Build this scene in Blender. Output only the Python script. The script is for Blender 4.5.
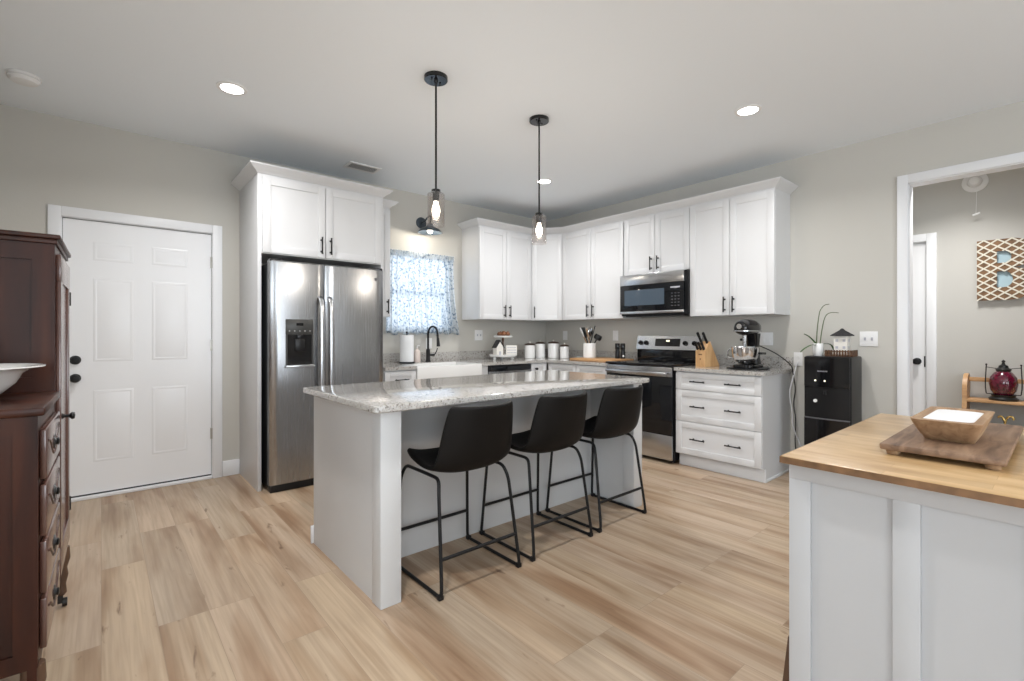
import bpy, bmesh, math, random
from mathutils import Vector, Matrix
random.seed(7)
for o in list(bpy.data.objects): bpy.data.objects.remove(o)
S = bpy.context.scene
COL = S.collection
PI = math.pi

# ------------------------------------------------------------------ camera
TH = 0.8607                       # heading of the lens in the floor plane
cam_d = bpy.data.cameras.new('camera'); cam = bpy.data.objects.new('camera', cam_d); COL.objects.link(cam)
cam.location = (0, 0, 1.204)
cam.rotation_euler = (PI/2, 0, TH - PI/2)
cam_d.sensor_width = 36; cam_d.lens = 36*477.86/1024
cam_d.shift_y = -6.5/1024; cam_d.clip_start = .02
S.camera = cam
# ------------------------------------------------------------------ world and light
w = bpy.data.worlds.new('world'); S.world = w; w.use_nodes = True
bg = w.node_tree.nodes['Background']
bg.inputs[0].default_value = (.88, .94, 1, 1); bg.inputs[1].default_value = 3.5
S.view_settings.view_transform = 'Standard'; S.view_settings.look = 'None'
S.view_settings.gamma = 1; S.view_settings.use_curve_mapping = False
S.view_settings.exposure = 0.06
def area(name, loc, rot, sx, sy, power, col=(1, 1, 1)):
    d = bpy.data.lights.new(name, 'AREA'); d.shape = 'RECTANGLE'; d.size = sx; d.size_y = sy
    d.energy = power; d.color = col
    o = bpy.data.objects.new(name, d); COL.objects.link(o); o.location = loc; o.rotation_euler = rot
    return o
# daylight through the living room windows behind and left of the camera (world is outside them)
area('window_daylight', (-2.2, -3.42, 1.45), (PI/2+.45, 0, 0), 1.9, 1.7, 48, (.84, .925, 1))
area('window_daylight', (1.6, -3.42, 1.45), (PI/2+.45, 0, 0), 1.9, 1.7, 48, (.84, .925, 1))
area('window_daylight', (-3.92, -.9, 1.45), (PI/2+.45, 0, -PI/2), 1.9, 1.7, 48, (.84, .925, 1))

# ------------------------------------------------------------------ materials
M = {}
def mat(name, col, rough=.5, metal=0, spec=.5, coat=0, emit=None, es=0, bump=0, bscale=40, var=0, vscale=3, **kw):
    m = bpy.data.materials.new(name); m.use_nodes = True; nt = m.node_tree
    b = nt.nodes['Principled BSDF']
    b.inputs['Base Color'].default_value = (*col, 1); b.inputs['Roughness'].default_value = rough
    b.inputs['Metallic'].default_value = metal; b.inputs['Specular IOR Level'].default_value = spec
    b.inputs['Coat Weight'].default_value = coat; b.inputs['Coat Roughness'].default_value = .1
    if emit: b.inputs['Emission Color'].default_value = (*emit, 1); b.inputs['Emission Strength'].default_value = es
    if kw.get('trans'): b.inputs['Transmission Weight'].default_value = kw['trans']
    tc = nt.nodes.new('ShaderNodeTexCoord')
    n = nt.nodes.new('ShaderNodeTexNoise'); n.inputs['Scale'].default_value = vscale
    nt.links.new(tc.outputs['Object'], n.inputs['Vector'])
    if var:
        r = nt.nodes.new('ShaderNodeValToRGB')
        r.color_ramp.elements[0].position = .3; r.color_ramp.elements[1].position = .7
        r.color_ramp.elements[0].color = (*[c*(1-var) for c in col], 1)
        r.color_ramp.elements[1].color = (*[min(1, c*(1+var)) for c in col], 1)
        nt.links.new(n.outputs['Fac'], r.inputs[0]); nt.links.new(r.outputs[0], b.inputs['Base Color'])
    if bump:
        n2 = nt.nodes.new('ShaderNodeTexNoise'); n2.inputs['Scale'].default_value = bscale
        nt.links.new(tc.outputs['Object'], n2.inputs['Vector'])
        bp = nt.nodes.new('ShaderNodeBump'); bp.inputs['Strength'].default_value = bump; bp.inputs['Distance'].default_value = .01
        nt.links.new(n2.outputs['Fac'], bp.inputs['Height']); nt.links.new(bp.outputs[0], b.inputs['Normal'])
    M[name] = m
    return m
def ramp(nt, stops):
    r = nt.nodes.new('ShaderNodeValToRGB'); cr = r.color_ramp
    while len(cr.elements) < len(stops): cr.elements.new(.5)
    for e, (p, c) in zip(cr.elements, stops): e.position = p; e.color = (*c, 1)
    return r
def mixc(nt, a, b, f, mode='MIX'):
    m = nt.nodes.new('ShaderNodeMix'); m.data_type = 'RGBA'; m.blend_type = mode
    for sock, v in ((0, f), (6, a), (7, b)):
        if isinstance(v, (int, float)): m.inputs[sock].default_value = v
        elif isinstance(v, tuple): m.inputs[sock].default_value = (*v, 1)
        else: nt.links.new(v, m.inputs[sock])
    return m.outputs[2]

mat('wall_paint', (.55, .535, .495), .85, bump=.04, bscale=90)
mat('hall_paint', (.55, .54, .51), .85, bump=.04, bscale=90)
mat('ceiling_paint', (.84, .885, .925), .95, bump=.05, bscale=60)
mat('white_trim', (.80, .81, .83), .4)
mat('door_paint', (.84, .85, .87), .3)
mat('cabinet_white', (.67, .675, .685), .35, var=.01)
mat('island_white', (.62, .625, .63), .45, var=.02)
mat('island_white_shaded', (.50, .505, .515), .5, var=.02)  # island white taken darker, shade on the near island set into the colour
mat('shadow_gap', (.05, .05, .05), .8)
mat('black_metal', (.008, .008, .009), .4, spec=.3)
mat('black_plastic', (.010, .010, .011), .3, spec=.3)
mat('black_gloss', (.006, .006, .007), .10)
mat('black_satin', (.009, .009, .010), .3, spec=.25)
mat('dark_glass', (.006, .007, .009), .06, spec=.4)
mat('window_glass_micro', (.06, .085, .115), .08)
mat('leather', (.008, .007, .0065), .55, spec=.15, bump=.12, bscale=160)
mat('white_plastic', (.82, .82, .82), .35)
mat('white_ceramic', (.82, .82, .81), .12, coat=.5)
mat('cream_ceramic', (.72, .69, .62), .2, coat=.4)
mat('paper', (.85, .86, .87), .9, bump=.2, bscale=60)
mat('chrome', (.75, .75, .76), .12, metal=1)
mat('satin_nickel', (.5, .48, .45), .3, metal=1)
mat('brass', (.55, .38, .14), .25, metal=1)
mat('dark_grey', (.06, .065, .07), .4, metal=.3)
mat('slate_metal', (.05, .065, .08), .35, metal=.4)
mat('grey_plastic', (.12, .12, .13), .4)
mat('dispenser_panel', (.05, .05, .048), .3, spec=.3)
mat('leaf', (.05, .12, .03), .4, var=.3, vscale=30)
mat('stem', (.10, .13, .06), .5)
mat('red_glass', (.10, .006, .022), .12, coat=1, var=.5, vscale=60)
mat('wicker', (.10, .045, .02), .6, var=.4, vscale=60)
mat('lid_wood', (.045, .026, .018), .4)
mat('birdhouse_white', (.75, .73, .68), .7)
mat('roof_black', (.02, .02, .022), .7)
mat('amber_bead', (.20, .075, .03), .45, var=.6, vscale=90)
mat('soap', (.7, .6, .55), .4)
mat('liner_white', (.86, .86, .87), .7, bump=.1, bscale=40)
mat('text_grey', (.45, .45, .5), .6)
mat('text_white', (.75, .75, .75), .5)
mat('clear_soap', (.5, .55, .55), .15)
mat('cord_white', (.8, .8, .82), .5)
mat('sky_blue_card', (.40, .55, .62), .6)
mat('ochre_wood', (.19, .10, .045), .5, var=.35, vscale=25)
mat('cream_paint', (.72, .68, .58), .6)
mat('bulb', (1, .95, .85), .5, emit=(1, .90, .76), es=9)
mat('led', (1, 1, 1), .5, emit=(1, .98, .95), es=12)
mat('led_dot', (1, 1, 1), .5, emit=(1, .9, .6), es=1.5)
mat('pewter', (.045, .045, .045), .35, metal=.8)
mat('silver_steel', (.55, .56, .58), .25, metal=1)

def wood(name, stops, scale=(60, 3, 60), rough=.45, coat=0, detail=6, axis=None, strips=0, strip_axis=1):
    m = bpy.data.materials.new(name); m.use_nodes = True; nt = m.node_tree; b = nt.nodes['Principled BSDF']
    tc = nt.nodes.new('ShaderNodeTexCoord'); mp = nt.nodes.new('ShaderNodeMapping'); mp.inputs['Scale'].default_value = scale
    nt.links.new(tc.outputs['Object'], mp.inputs[0])
    n = nt.nodes.new('ShaderNodeTexNoise'); n.inputs['Scale'].default_value = 1; n.inputs['Detail'].default_value = detail
    n.inputs['Distortion'].default_value = .6
    nt.links.new(mp.outputs[0], n.inputs['Vector'])
    r = ramp(nt, stops); nt.links.new(n.outputs['Fac'], r.inputs[0])
    out = r.outputs[0]
    if strips:
        br = nt.nodes.new('ShaderNodeTexBrick'); br.inputs['Scale'].default_value = 1
        br.inputs['Brick Width'].default_value = .33; br.inputs['Row Height'].default_value = strips
        br.inputs['Mortar Size'].default_value = .0006
        br.inputs['Color1'].default_value = (.90, .88, .86, 1); br.inputs['Color2'].default_value = (1.06, 1.05, 1.03, 1)
        br.inputs['Mortar'].default_value = (.8, .74, .66, 1)
        sp_ = nt.nodes.new('ShaderNodeSeparateXYZ'); cb_ = nt.nodes.new('ShaderNodeCombineXYZ'); nt.links.new(tc.outputs['Object'], sp_.inputs[0])
        nt.links.new(sp_.outputs[1], cb_.inputs[0]); nt.links.new(sp_.outputs[0], cb_.inputs[1]); nt.links.new(cb_.outputs[0], br.inputs['Vector'])
        out = mixc(nt, out, br.outputs['Color'], 1.0, 'MULTIPLY')
    nt.links.new(out, b.inputs['Base Color'])
    b.inputs['Roughness'].default_value = rough; b.inputs['Coat Weight'].default_value = coat; b.inputs['Coat Roughness'].default_value = .15
    bp = nt.nodes.new('ShaderNodeBump'); bp.inputs['Strength'].default_value = .12; bp.inputs['Distance'].default_value = .004
    nt.links.new(n.outputs['Fac'], bp.inputs['Height']); nt.links.new(bp.outputs[0], b.inputs['Normal'])
    M[name] = m
wood('mahogany', [(.3, (.016, .0035, .0015)), (.55, (.040, .009, .003)), (.75, (.062, .017, .006))], (14, 14, 1.6), .38, 0)
M['mahogany'].node_tree.nodes['Principled BSDF'].inputs['Specular IOR Level'].default_value = .3
wood('mahogany_sheen', [(.3, (.06, .025, .018)), (.55, (.11, .05, .038)), (.75, (.16, .085, .065))], (14, 14, 1.6), .25, .6)  # paler, pinkish mahogany: glancing sheen on the front set into its colour
wood('butcher_block', [(.25, (.44, .26, .11)), (.5, (.56, .37, .18)), (.75, (.66, .46, .25))], (30, 5, 30), .3, .25, strips=.045)
wood('walnut_board', [(.2, (.06, .032, .02)), (.5, (.21, .125, .075)), (.8, (.34, .22, .14))], (6, 40, 40), .6)
wood('bowl_wood', [(.2, (.20, .11, .055)), (.5, (.36, .22, .12)), (.8, (.50, .34, .20))], (6, 50, 50), .55)
wood('bamboo', [(.2, (.42, .22, .09)), (.5, (.56, .33, .15)), (.8, (.66, .43, .22))], (30, 30, 5), .4, .2)
wood('board_wood', [(.2, (.34, .17, .07)), (.5, (.50, .28, .13)), (.8, (.62, .38, .19))], (40, 6, 40), .45)
wood('rack_wood', [(.2, (.36, .18, .08)), (.5, (.50, .29, .14)), (.8, (.6, .38, .2))], (30, 6, 30), .45)
wood('dark_stool_wood', [(.2, (.05, .025, .015)), (.8, (.13, .07, .04))], (20, 20, 4), .5)

def granite():
    m = bpy.data.materials.new('granite'); m.use_nodes = True; nt = m.node_tree; b = nt.nodes['Principled BSDF']
    tc = nt.nodes.new('ShaderNodeTexCoord')
    def noise(s, d=3):
        n = nt.nodes.new('ShaderNodeTexNoise'); n.inputs['Scale'].default_value = s; n.inputs['Detail'].default_value = d
        nt.links.new(tc.outputs['Object'], n.inputs['Vector']); return n.outputs['Fac']
    base = ramp(nt, [(.3, (.30, .285, .27)), (.5, (.42, .405, .385)), (.7, (.52, .51, .49))]); nt.links.new(noise(55), base.inputs[0])
    v = nt.nodes.new('ShaderNodeTexVoronoi'); v.inputs['Scale'].default_value = 260; nt.links.new(tc.outputs['Object'], v.inputs['Vector'])
    vr = nt.nodes.new('ShaderNodeSeparateColor'); nt.links.new(v.outputs['Color'], vr.inputs[0])
    sp = ramp(nt, [(0, (.10, .085, .075)), (.09, (.10, .085, .075)), (.12, (.34, .28, .23)), (.28, (.42, .36, .31)), (.33, (.46, .45, .43)), (1, (.60, .60, .59))])
    nt.links.new(vr.outputs[0], sp.inputs[0])
    c = mixc(nt, base.outputs[0], sp.outputs[0], .55)
    v2 = nt.nodes.new('ShaderNodeTexVoronoi'); v2.inputs['Scale'].default_value = 110; nt.links.new(tc.outputs['Object'], v2.inputs['Vector'])
    v2r = nt.nodes.new('ShaderNodeSeparateColor'); nt.links.new(v2.outputs['Color'], v2r.inputs[0])
    s2 = ramp(nt, [(0, (.35, .32, .3)), (.07, (.35, .32, .3)), (.1, (1, 1, 1)), (1, (1, 1, 1))]); nt.links.new(v2r.outputs[1], s2.inputs[0])
    c = mixc(nt, c, s2.outputs[0], .8, 'MULTIPLY')
    nt.links.new(c, b.inputs['Base Color']); b.inputs['Roughness'].default_value = .1; b.inputs['Coat Weight'].default_value = .3
    b.inputs['Coat Roughness'].default_value = .03
    M['granite'] = m
granite()

def steel(name, axis_scale, col=(.46, .465, .475), rough=.22, wav=.15):
    m = bpy.data.materials.new(name); m.use_nodes = True; nt = m.node_tree; b = nt.nodes['Principled BSDF']
    b.inputs['Metallic'].default_value = 1; b.inputs['Base Color'].default_value = (*col, 1)
    tc = nt.nodes.new('ShaderNodeTexCoord'); mp = nt.nodes.new('ShaderNodeMapping'); mp.inputs['Scale'].default_value = axis_scale
    nt.links.new(tc.outputs['Object'], mp.inputs[0])
    n = nt.nodes.new('ShaderNodeTexNoise'); n.inputs['Scale'].default_value = 1; n.inputs['Detail'].default_value = 2
    nt.links.new(mp.outputs[0], n.inputs['Vector'])
    r = nt.nodes.new('ShaderNodeMapRange'); r.inputs['To Min'].default_value = rough-.04; r.inputs['To Max'].default_value = rough+.06
    nt.links.new(n.outputs['Fac'], r.inputs[0]); nt.links.new(r.outputs[0], b.inputs['Roughness'])
    n2 = nt.nodes.new('ShaderNodeTexNoise'); n2.inputs['Scale'].default_value = 2.2; n2.inputs['Detail'].default_value = 0
    nt.links.new(tc.outputs['Object'], n2.inputs['Vector'])
    bp = nt.nodes.new('ShaderNodeBump'); bp.inputs['Strength'].default_value = wav; bp.inputs['Distance'].default_value = .05
    nt.links.new(n2.outputs['Fac'], bp.inputs['Height']); nt.links.new(bp.outputs[0], b.inputs['Normal'])
    M[name] = m
steel('steel', (300, 300, 3), (.36, .365, .375), .25, .22)
steel('steel_horizontal', (300, 3, 300), (.5, .505, .515), .22, .05)
steel('steel_side', (3, 3, 3), (.10, .105, .11), .4, 0)

def floor_mat():
    m = bpy.data.materials.new('oak_planks'); m.use_nodes = True; nt = m.node_tree; b = nt.nodes['Principled BSDF']
    tc = nt.nodes.new('ShaderNodeTexCoord'); sx = nt.nodes.new('ShaderNodeSeparateXYZ'); nt.links.new(tc.outputs['Object'], sx.inputs[0])
    cx = nt.nodes.new('ShaderNodeCombineXYZ'); nt.links.new(sx.outputs[1], cx.inputs[0]); nt.links.new(sx.outputs[0], cx.inputs[1])
    br = nt.nodes.new('ShaderNodeTexBrick'); nt.links.new(cx.outputs[0], br.inputs['Vector'])
    br.offset = .37; br.offset_frequency = 3
    br.inputs['Scale'].default_value = 1; br.inputs['Brick Width'].default_value = 1.22; br.inputs['Row Height'].default_value = .178
    br.inputs['Mortar Size'].default_value = .0011; br.inputs['Mortar Smooth'].default_value = .3; br.inputs['Bias'].default_value = 0
    br.inputs['Color1'].default_value = (0, 0, 0, 1); br.inputs['Color2'].default_value = (1, 1, 1, 1); br.inputs['Mortar'].default_value = (.5, .5, .5, 1)
    def noise(sc, detail, dist=.4):
        mp = nt.nodes.new('ShaderNodeMapping'); mp.inputs['Scale'].default_value = sc; nt.links.new(tc.outputs['Object'], mp.inputs[0])
        n = nt.nodes.new('ShaderNodeTexNoise'); n.noise_dimensions = '4D'; n.inputs['Scale'].default_value = 1
        n.inputs['Detail'].default_value = detail; n.inputs['Distortion'].default_value = dist
        mu = nt.nodes.new('ShaderNodeMath'); mu.operation = 'MULTIPLY'; mu.inputs[1].default_value = 37
        nt.links.new(br.outputs['Color'], mu.inputs[0]); nt.links.new(mu.outputs[0], n.inputs['W'])
        nt.links.new(mp.outputs[0], n.inputs['Vector']); return n.outputs['Fac']
    tone = ramp(nt, [(0, (.445, .34, .235)), (.3, (.405, .325, .245)), (.55, (.47, .36, .26)), (.8, (.42, .33, .25)), (1, (.435, .325, .22))])
    nt.links.new(br.outputs['Color'], tone.inputs[0])
    broad = ramp(nt, [(.33, (.62, .50, .41)), (.45, (.88, .81, .74)), (.55, (1.03, 1.01, .99)), (.72, (1.18, 1.17, 1.15))])
    nt.links.new(noise((8, .9, 1), 3, .5), broad.inputs[0])
    c = mixc(nt, tone.outputs[0], broad.outputs[0], 1.0, 'MULTIPLY')
    fine = ramp(nt, [(.35, (.84, .82, .79)), (.6, (1.06, 1.06, 1.06))]); nt.links.new(noise((70, 2.2, 1), 5, .3), fine.inputs[0])
    c = mixc(nt, c, fine.outputs[0], .8, 'MULTIPLY')
    knot = ramp(nt, [(.26, (.42, .34, .28)), (.34, (1, 1, 1))]); nt.links.new(noise((16, 3.6, 1), 4, 1.4), knot.inputs[0])
    c = mixc(nt, c, knot.outputs[0], .9, 'MULTIPLY')
    seam = mixc(nt, c, (.30, .22, .15), br.outputs['Fac'])
    nt.links.new(seam, b.inputs['Base Color']); b.inputs['Roughness'].default_value = .38; b.inputs['Specular IOR Level'].default_value = .4
    bp = nt.nodes.new('ShaderNodeBump'); bp.inputs['Strength'].default_value = .25; bp.inputs['Distance'].default_value = -.002
    nt.links.new(br.outputs['Fac'], bp.inputs['Height']); nt.links.new(bp.outputs[0], b.inputs['Normal'])
    M['floor'] = m
floor_mat()

def thin_glass(name, tint=(1, 1, 1), gl=.12):
    m = bpy.data.materials.new(name); m.use_nodes = True; nt = m.node_tree
    nt.nodes.remove(nt.nodes['Principled BSDF']); out = nt.nodes['Material Output']
    t = nt.nodes.new('ShaderNodeBsdfTransparent'); t.inputs[0].default_value = (*tint, 1)
    g = nt.nodes.new('ShaderNodeBsdfGlossy'); g.inputs['Roughness'].default_value = .02
    lw = nt.nodes.new('ShaderNodeLayerWeight'); lw.inputs[0].default_value = .25
    mr = nt.nodes.new('ShaderNodeMapRange'); mr.inputs['To Min'].default_value = gl*.5; mr.inputs['To Max'].default_value = .40
    nt.links.new(lw.outputs['Facing'], mr.inputs[0])
    mx = nt.nodes.new('ShaderNodeMixShader'); nt.links.new(mr.outputs[0], mx.inputs[0])
    nt.links.new(t.outputs[0], mx.inputs[1]); nt.links.new(g.outputs[0], mx.inputs[2]); nt.links.new(mx.outputs[0], out.inputs[0])
    M[name] = m
thin_glass('clear_glass', (.97, .95, .94)); thin_glass('window_pane', (.95, .97, 1), .05)

def curtain_mat():
    m = bpy.data.materials.new('curtain_fabric'); m.use_nodes = True; nt = m.node_tree; b = nt.nodes['Principled BSDF']; out = nt.nodes['Material Output']
    tc = nt.nodes.new('ShaderNodeTexCoord')
    n = nt.nodes.new('ShaderNodeTexNoise'); n.inputs['Scale'].default_value = 42; n.inputs['Detail'].default_value = 2; nt.links.new(tc.outputs['Object'], n.inputs['Vector'])
    r = ramp(nt, [(.35, (.26, .33, .41)), (.42, (.50, .58, .66)), (.49, (.78, .82, .85)), (.7, (.86, .88, .90))]); nt.links.new(n.outputs['Fac'], r.inputs[0])
    nt.links.new(r.outputs[0], b.inputs['Base Color']); b.inputs['Roughness'].default_value = .9
    tr = nt.nodes.new('ShaderNodeBsdfTranslucent'); nt.links.new(r.outputs[0], tr.inputs[0])
    tp = nt.nodes.new('ShaderNodeBsdfTransparent')
    m1 = nt.nodes.new('ShaderNodeMixShader'); m1.inputs[0].default_value = .75
    nt.links.new(b.outputs[0], m1.inputs[1]); nt.links.new(tr.outputs[0], m1.inputs[2])
    m2 = nt.nodes.new('ShaderNodeMixShader'); lw = nt.nodes.new('ShaderNodeLayerWeight'); lw.inputs[0].default_value = .5
    mr = nt.nodes.new('ShaderNodeMapRange'); mr.inputs['To Min'].default_value = .34; mr.inputs['To Max'].default_value = .0; mr.inputs['From Min'].default_value = .1; mr.inputs['From Max'].default_value = .75
    nt.links.new(lw.outputs['Facing'], mr.inputs[0]); nt.links.new(mr.outputs[0], m2.inputs[0])
    nt.links.new(m1.outputs[0], m2.inputs[1]); nt.links.new(tp.outputs[0], m2.inputs[2]); nt.links.new(m2.outputs[0], out.inputs[0])
    M['curtain'] = m
curtain_mat()

# ------------------------------------------------------------------ mesh builder
class MB:
    def __init__(s): s.bm = bmesh.new()
    def obox(s, O, u, n, ur, nr, zr, bev=0):
        """box in a frame: O origin, u along the front, n outwards, z up"""
        O = Vector(O); u = Vector(u).normalized(); n = Vector(n).normalized(); z = Vector((0, 0, 1))
        vs = []
        for zz in zr:
            for nn in nr:
                for uu in ur: vs.append(s.bm.verts.new(O + u*uu + n*nn + z*zz))
        fs = [s.bm.faces.new([vs[i] for i in q]) for q in ((0, 1, 3, 2), (4, 6, 7, 5), (0, 4, 5, 1), (2, 3, 7, 6), (0, 2, 6, 4), (1, 5, 7, 3))]
        bmesh.ops.recalc_face_normals(s.bm, faces=fs)
        if bev:
            es = list({e for f in fs for e in f.edges})
            bmesh.ops.bevel(s.bm, geom=es, offset=bev, segments=2, profile=.5, affect='EDGES')
        return s
    def box(s, x0, x1, y0, y1, z0, z1, bev=0):
        return s.obox((0, 0, 0), (1, 0, 0), (0, 1, 0), (x0, x1), (y0, y1), (z0, z1), bev)
    def cyl(s, p0, p1, r, r2=None, seg=20):
        p0 = Vector(p0); p1 = Vector(p1); d = p1-p0; r2 = r if r2 is None else r2
        q = d.to_track_quat('Z', 'Y').to_matrix()
        a = []; b = []
        for i in range(seg):
            t = 2*PI*i/seg; v = q @ Vector((math.cos(t), math.sin(t), 0))
            a.append(s.bm.verts.new(p0+v*r)); b.append(s.bm.verts.new(p1+v*r2))
        for i in range(seg):
            j = (i+1) % seg; s.bm.faces.new((a[i], a[j], b[j], b[i]))
        s.bm.faces.new(a[::-1]); s.bm.faces.new(b)
        return s
    def lathe(s, prof, c=(0, 0, 0), seg=28, sx=1, sy=1, q=None):
        c = Vector(c); rings = []
        for r, z in prof:
            if r < 1e-6:
                p = Vector((0, 0, z)); p = q @ p if q else p
                rings.append([s.bm.verts.new(c+p)])
            else:
                ring = []
                for i in range(seg):
                    t = 2*PI*i/seg; p = Vector((r*sx*math.cos(t), r*sy*math.sin(t), z)); p = q @ p if q else p
                    ring.append(s.bm.verts.new(c+p))
                rings.append(ring)
        for A, B in zip(rings, rings[1:]):
            for i in range(seg):
                j = (i+1) % seg
                if len(A) == 1 and len(B) == 1: continue
                if len(A) == 1: s.bm.faces.new((A[0], B[j], B[i]))
                elif len(B) == 1: s.bm.faces.new((A[i], A[j], B[0]))
                else: s.bm.faces.new((A[i], A[j], B[j], B[i]))
        return s
    def sphere(s, c, r, seg=20, rings=12):
        rx, ry, rz = (r, r, r) if isinstance(r, (int, float)) else r
        prof = [(math.sin(PI*i/rings), -math.cos(PI*i/rings)*rz) for i in range(rings+1)]
        return s.lathe(prof, c, seg, rx, ry)
    def tube(s, pts, r, seg=10, smooth=0):
        P = [Vector(p) for p in pts]
        for _ in range(smooth):                      # corner rounding
            Q = [P[0]]
            for a, b in zip(P, P[1:]): Q += [a*.75+b*.25, a*.25+b*.75]
            Q.append(P[-1]); P = Q
        rs = r if isinstance(r, (list, tuple)) else None
        prev = None; up = None; pd = None
        for i, p in enumerate(P):
            d = (P[min(i+1, len(P)-1)]-P[max(i-1, 0)]).normalized()
            if up is None:
                up = d.orthogonal().normalized()
            else:
                up = pd.rotation_difference(d) @ up
                up = (up - d*up.dot(d)).normalized()
            sd = d.cross(up); k = i/(len(P)-1); pd = d
            rr = r if rs is None else rs[0]+(rs[1]-rs[0])*k
            ring = [s.bm.verts.new(p+(up*math.cos(2*PI*j/seg)+sd*math.sin(2*PI*j/seg))*rr) for j in range(seg)]
            if prev:
                for j in range(seg): s.bm.faces.new((prev[j], prev[(j+1) % seg], ring[(j+1) % seg], ring[j]))
            else: s.bm.faces.new(ring[::-1])
            prev = ring
        s.bm.faces.new(prev)
        return s
    def prism(s, poly, z0, z1, f=lambda x, y, z: (x, y, z), holes=()):
        a = [s.bm.verts.new(f(x, y, z0)) for x, y in poly]; b = [s.bm.verts.new(f(x, y, z1)) for x, y in poly]
        n = len(poly); fs = [s.bm.faces.new(a[::-1]), s.bm.faces.new(b)]
        for i in range(n): fs.append(s.bm.faces.new((a[i], a[(i+1) % n], b[(i+1) % n], b[i])))
        bmesh.ops.recalc_face_normals(s.bm, faces=fs)
        return s
    def loft(s, rings, close=True):
        """rings: lists of points of one length"""
        R = [[s.bm.verts.new(p) for p in r] for r in rings]
        fs = []
        for A, B in zip(R, R[1:]):
            n = len(A)
            for i in range(n): fs.append(s.bm.faces.new((A[i], A[(i+1) % n], B[(i+1) % n], B[i])))
        if close: fs.append(s.bm.faces.new(R[0][::-1])); fs.append(s.bm.faces.new(R[-1]))
        bmesh.ops.recalc_face_normals(s.bm, faces=fs)
        return s
    def sweep(s, path, prof):
        """prof (outward, z) along a 2-D open path, outward = right of the walking direction, mitred"""
        P = [Vector((x, y)) for x, y in path]; rings = []
        nrm = lambda d: Vector((d.y, -d.x)).normalized()
        for i, p in enumerate(P):
            if i == 0: m = nrm(P[1]-P[0])
            elif i == len(P)-1: m = nrm(P[-1]-P[-2])
            else:
                a, b = nrm(P[i]-P[i-1]), nrm(P[i+1]-P[i]); m = (a+b).normalized(); m = m/m.dot(a)
            rings.append([(p.x+m.x*o, p.y+m.y*o, z) for o, z in prof])
        return s.loft(rings)
    def done(s, name, off=(0, 0, 0), sharp=35):
        me = bpy.data.meshes.new(name); off = Vector(off)
        if off.length: bmesh.ops.translate(s.bm, verts=s.bm.verts, vec=-off)
        s.bm.to_mesh(me); s.bm.free()
        me.shade_smooth(); me.set_sharp_from_angle(angle=math.radians(sharp))
        return me
OFF = {}
def thing(name, label, cat, loc=(0, 0, 0), rz=0, group=None, local=False):
    o = bpy.data.objects.new(name, None); COL.objects.link(o); o.location = loc; o.rotation_euler = (0, 0, rz)
    o.empty_display_size = .1
    o['label'] = label; o['category'] = cat
    if group: o['group'] = group
    OFF[o.name] = (0, 0, 0) if local else tuple(loc)
    return o
def part(name, mb, m, parent, label=None, sharp=35):
    off = OFF[parent.name]
    o = bpy.data.objects.new(name, mb.done(name, off, sharp)); COL.objects.link(o); o.parent = parent
    o.data.materials.append(M[m]); OFF[o.name] = off
    if label: o['label'] = label
    return o
def solo(name, mb, m, label, cat, loc=(0, 0, 0), rz=0, group=None, kind=None, local=False, sharp=35):
    o = bpy.data.objects.new(name, mb.done(name, (0, 0, 0) if local else loc, sharp)); COL.objects.link(o)
    o.location = loc; o.rotation_euler = (0, 0, rz); o.data.materials.append(M[m])
    o['label'] = label; o['category'] = cat
    if group: o['group'] = group
    if kind: o['kind'] = kind
    OFF[o.name] = (0, 0, 0) if local else tuple(loc)
    return o
def struct(name, mb, m, label, cat): return solo(name, mb, m, label, cat, kind='structure')
def kids(o): return [c for c in bpy.data.objects if c.parent == o]
def dup(root, loc, label, rz=0):
    r = root.copy(); COL.objects.link(r); r.location = loc; r.rotation_euler = (0, 0, rz); r['label'] = label
    OFF[r.name] = OFF[root.name]
    for ch in kids(root):
        c = ch.copy(); COL.objects.link(c); c.parent = r
        for g in kids(ch):
            d = g.copy(); COL.objects.link(d); d.parent = c
    return r

YA, XB, ZC = 4.66, 4.62, 2.744
X, Y, NX, NY = (1, 0, 0), (0, 1, 0), (-1, 0, 0), (0, -1, 0)

# ================================================================== ROOM
struct('floor', MB().box(-4.1, 6.0, -3.6, 4.8, -.1, 0), 'floor', 'light oak plank floor running through kitchen and hall', 'floor')
struct('ceiling', MB().box(-4.1, 6.0, -3.6, 4.8, ZC, ZC+.1), 'ceiling_paint', 'smooth white ceiling over the kitchen', 'ceiling')
# back wall with door hole (x -.206..0.716, to 2.045) and window hole
WX0, WX1, WZ0, WZ1 = 2.27, 3.07, 1.23, 2.08
DX0, DX1, DZ = -.222, .712, 2.05
mb = MB()
y0, y1 = YA, YA+.14
mb.box(-4.1, DX0, y0, y1, 0, ZC).box(DX0, DX1, y0, y1, DZ, ZC).box(DX1, WX0, y0, y1, 0, ZC)
mb.box(WX0, WX1, y0, y1, 0, WZ0).box(WX0, WX1, y0, y1, WZ1, ZC).box(WX1, 6.0, y0, y1, 0, ZC)
struct('wall_back', mb, 'wall_paint', 'greige wall with the white entry door and curtained window', 'wall')
OY1, OY0, OZ = .79, -.52, 2.345          # cased opening in the right wall
mb = MB().box(XB, XB+.12, OY1, YA, 0, ZC).box(XB, XB+.12, OY0, OY1, OZ, ZC).box(XB, XB+.12, -3.6, OY0, 0, ZC)
struct('wall_right', mb, 'wall_paint', 'greige wall behind range and water cooler with wide opening to hall', 'wall')
struct('wall_left', MB().box(-.78, -.64, 1.3, YA, 0, ZC), 'wall_paint', 'greige wall behind the dark wooden chifforobe', 'wall')
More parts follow.
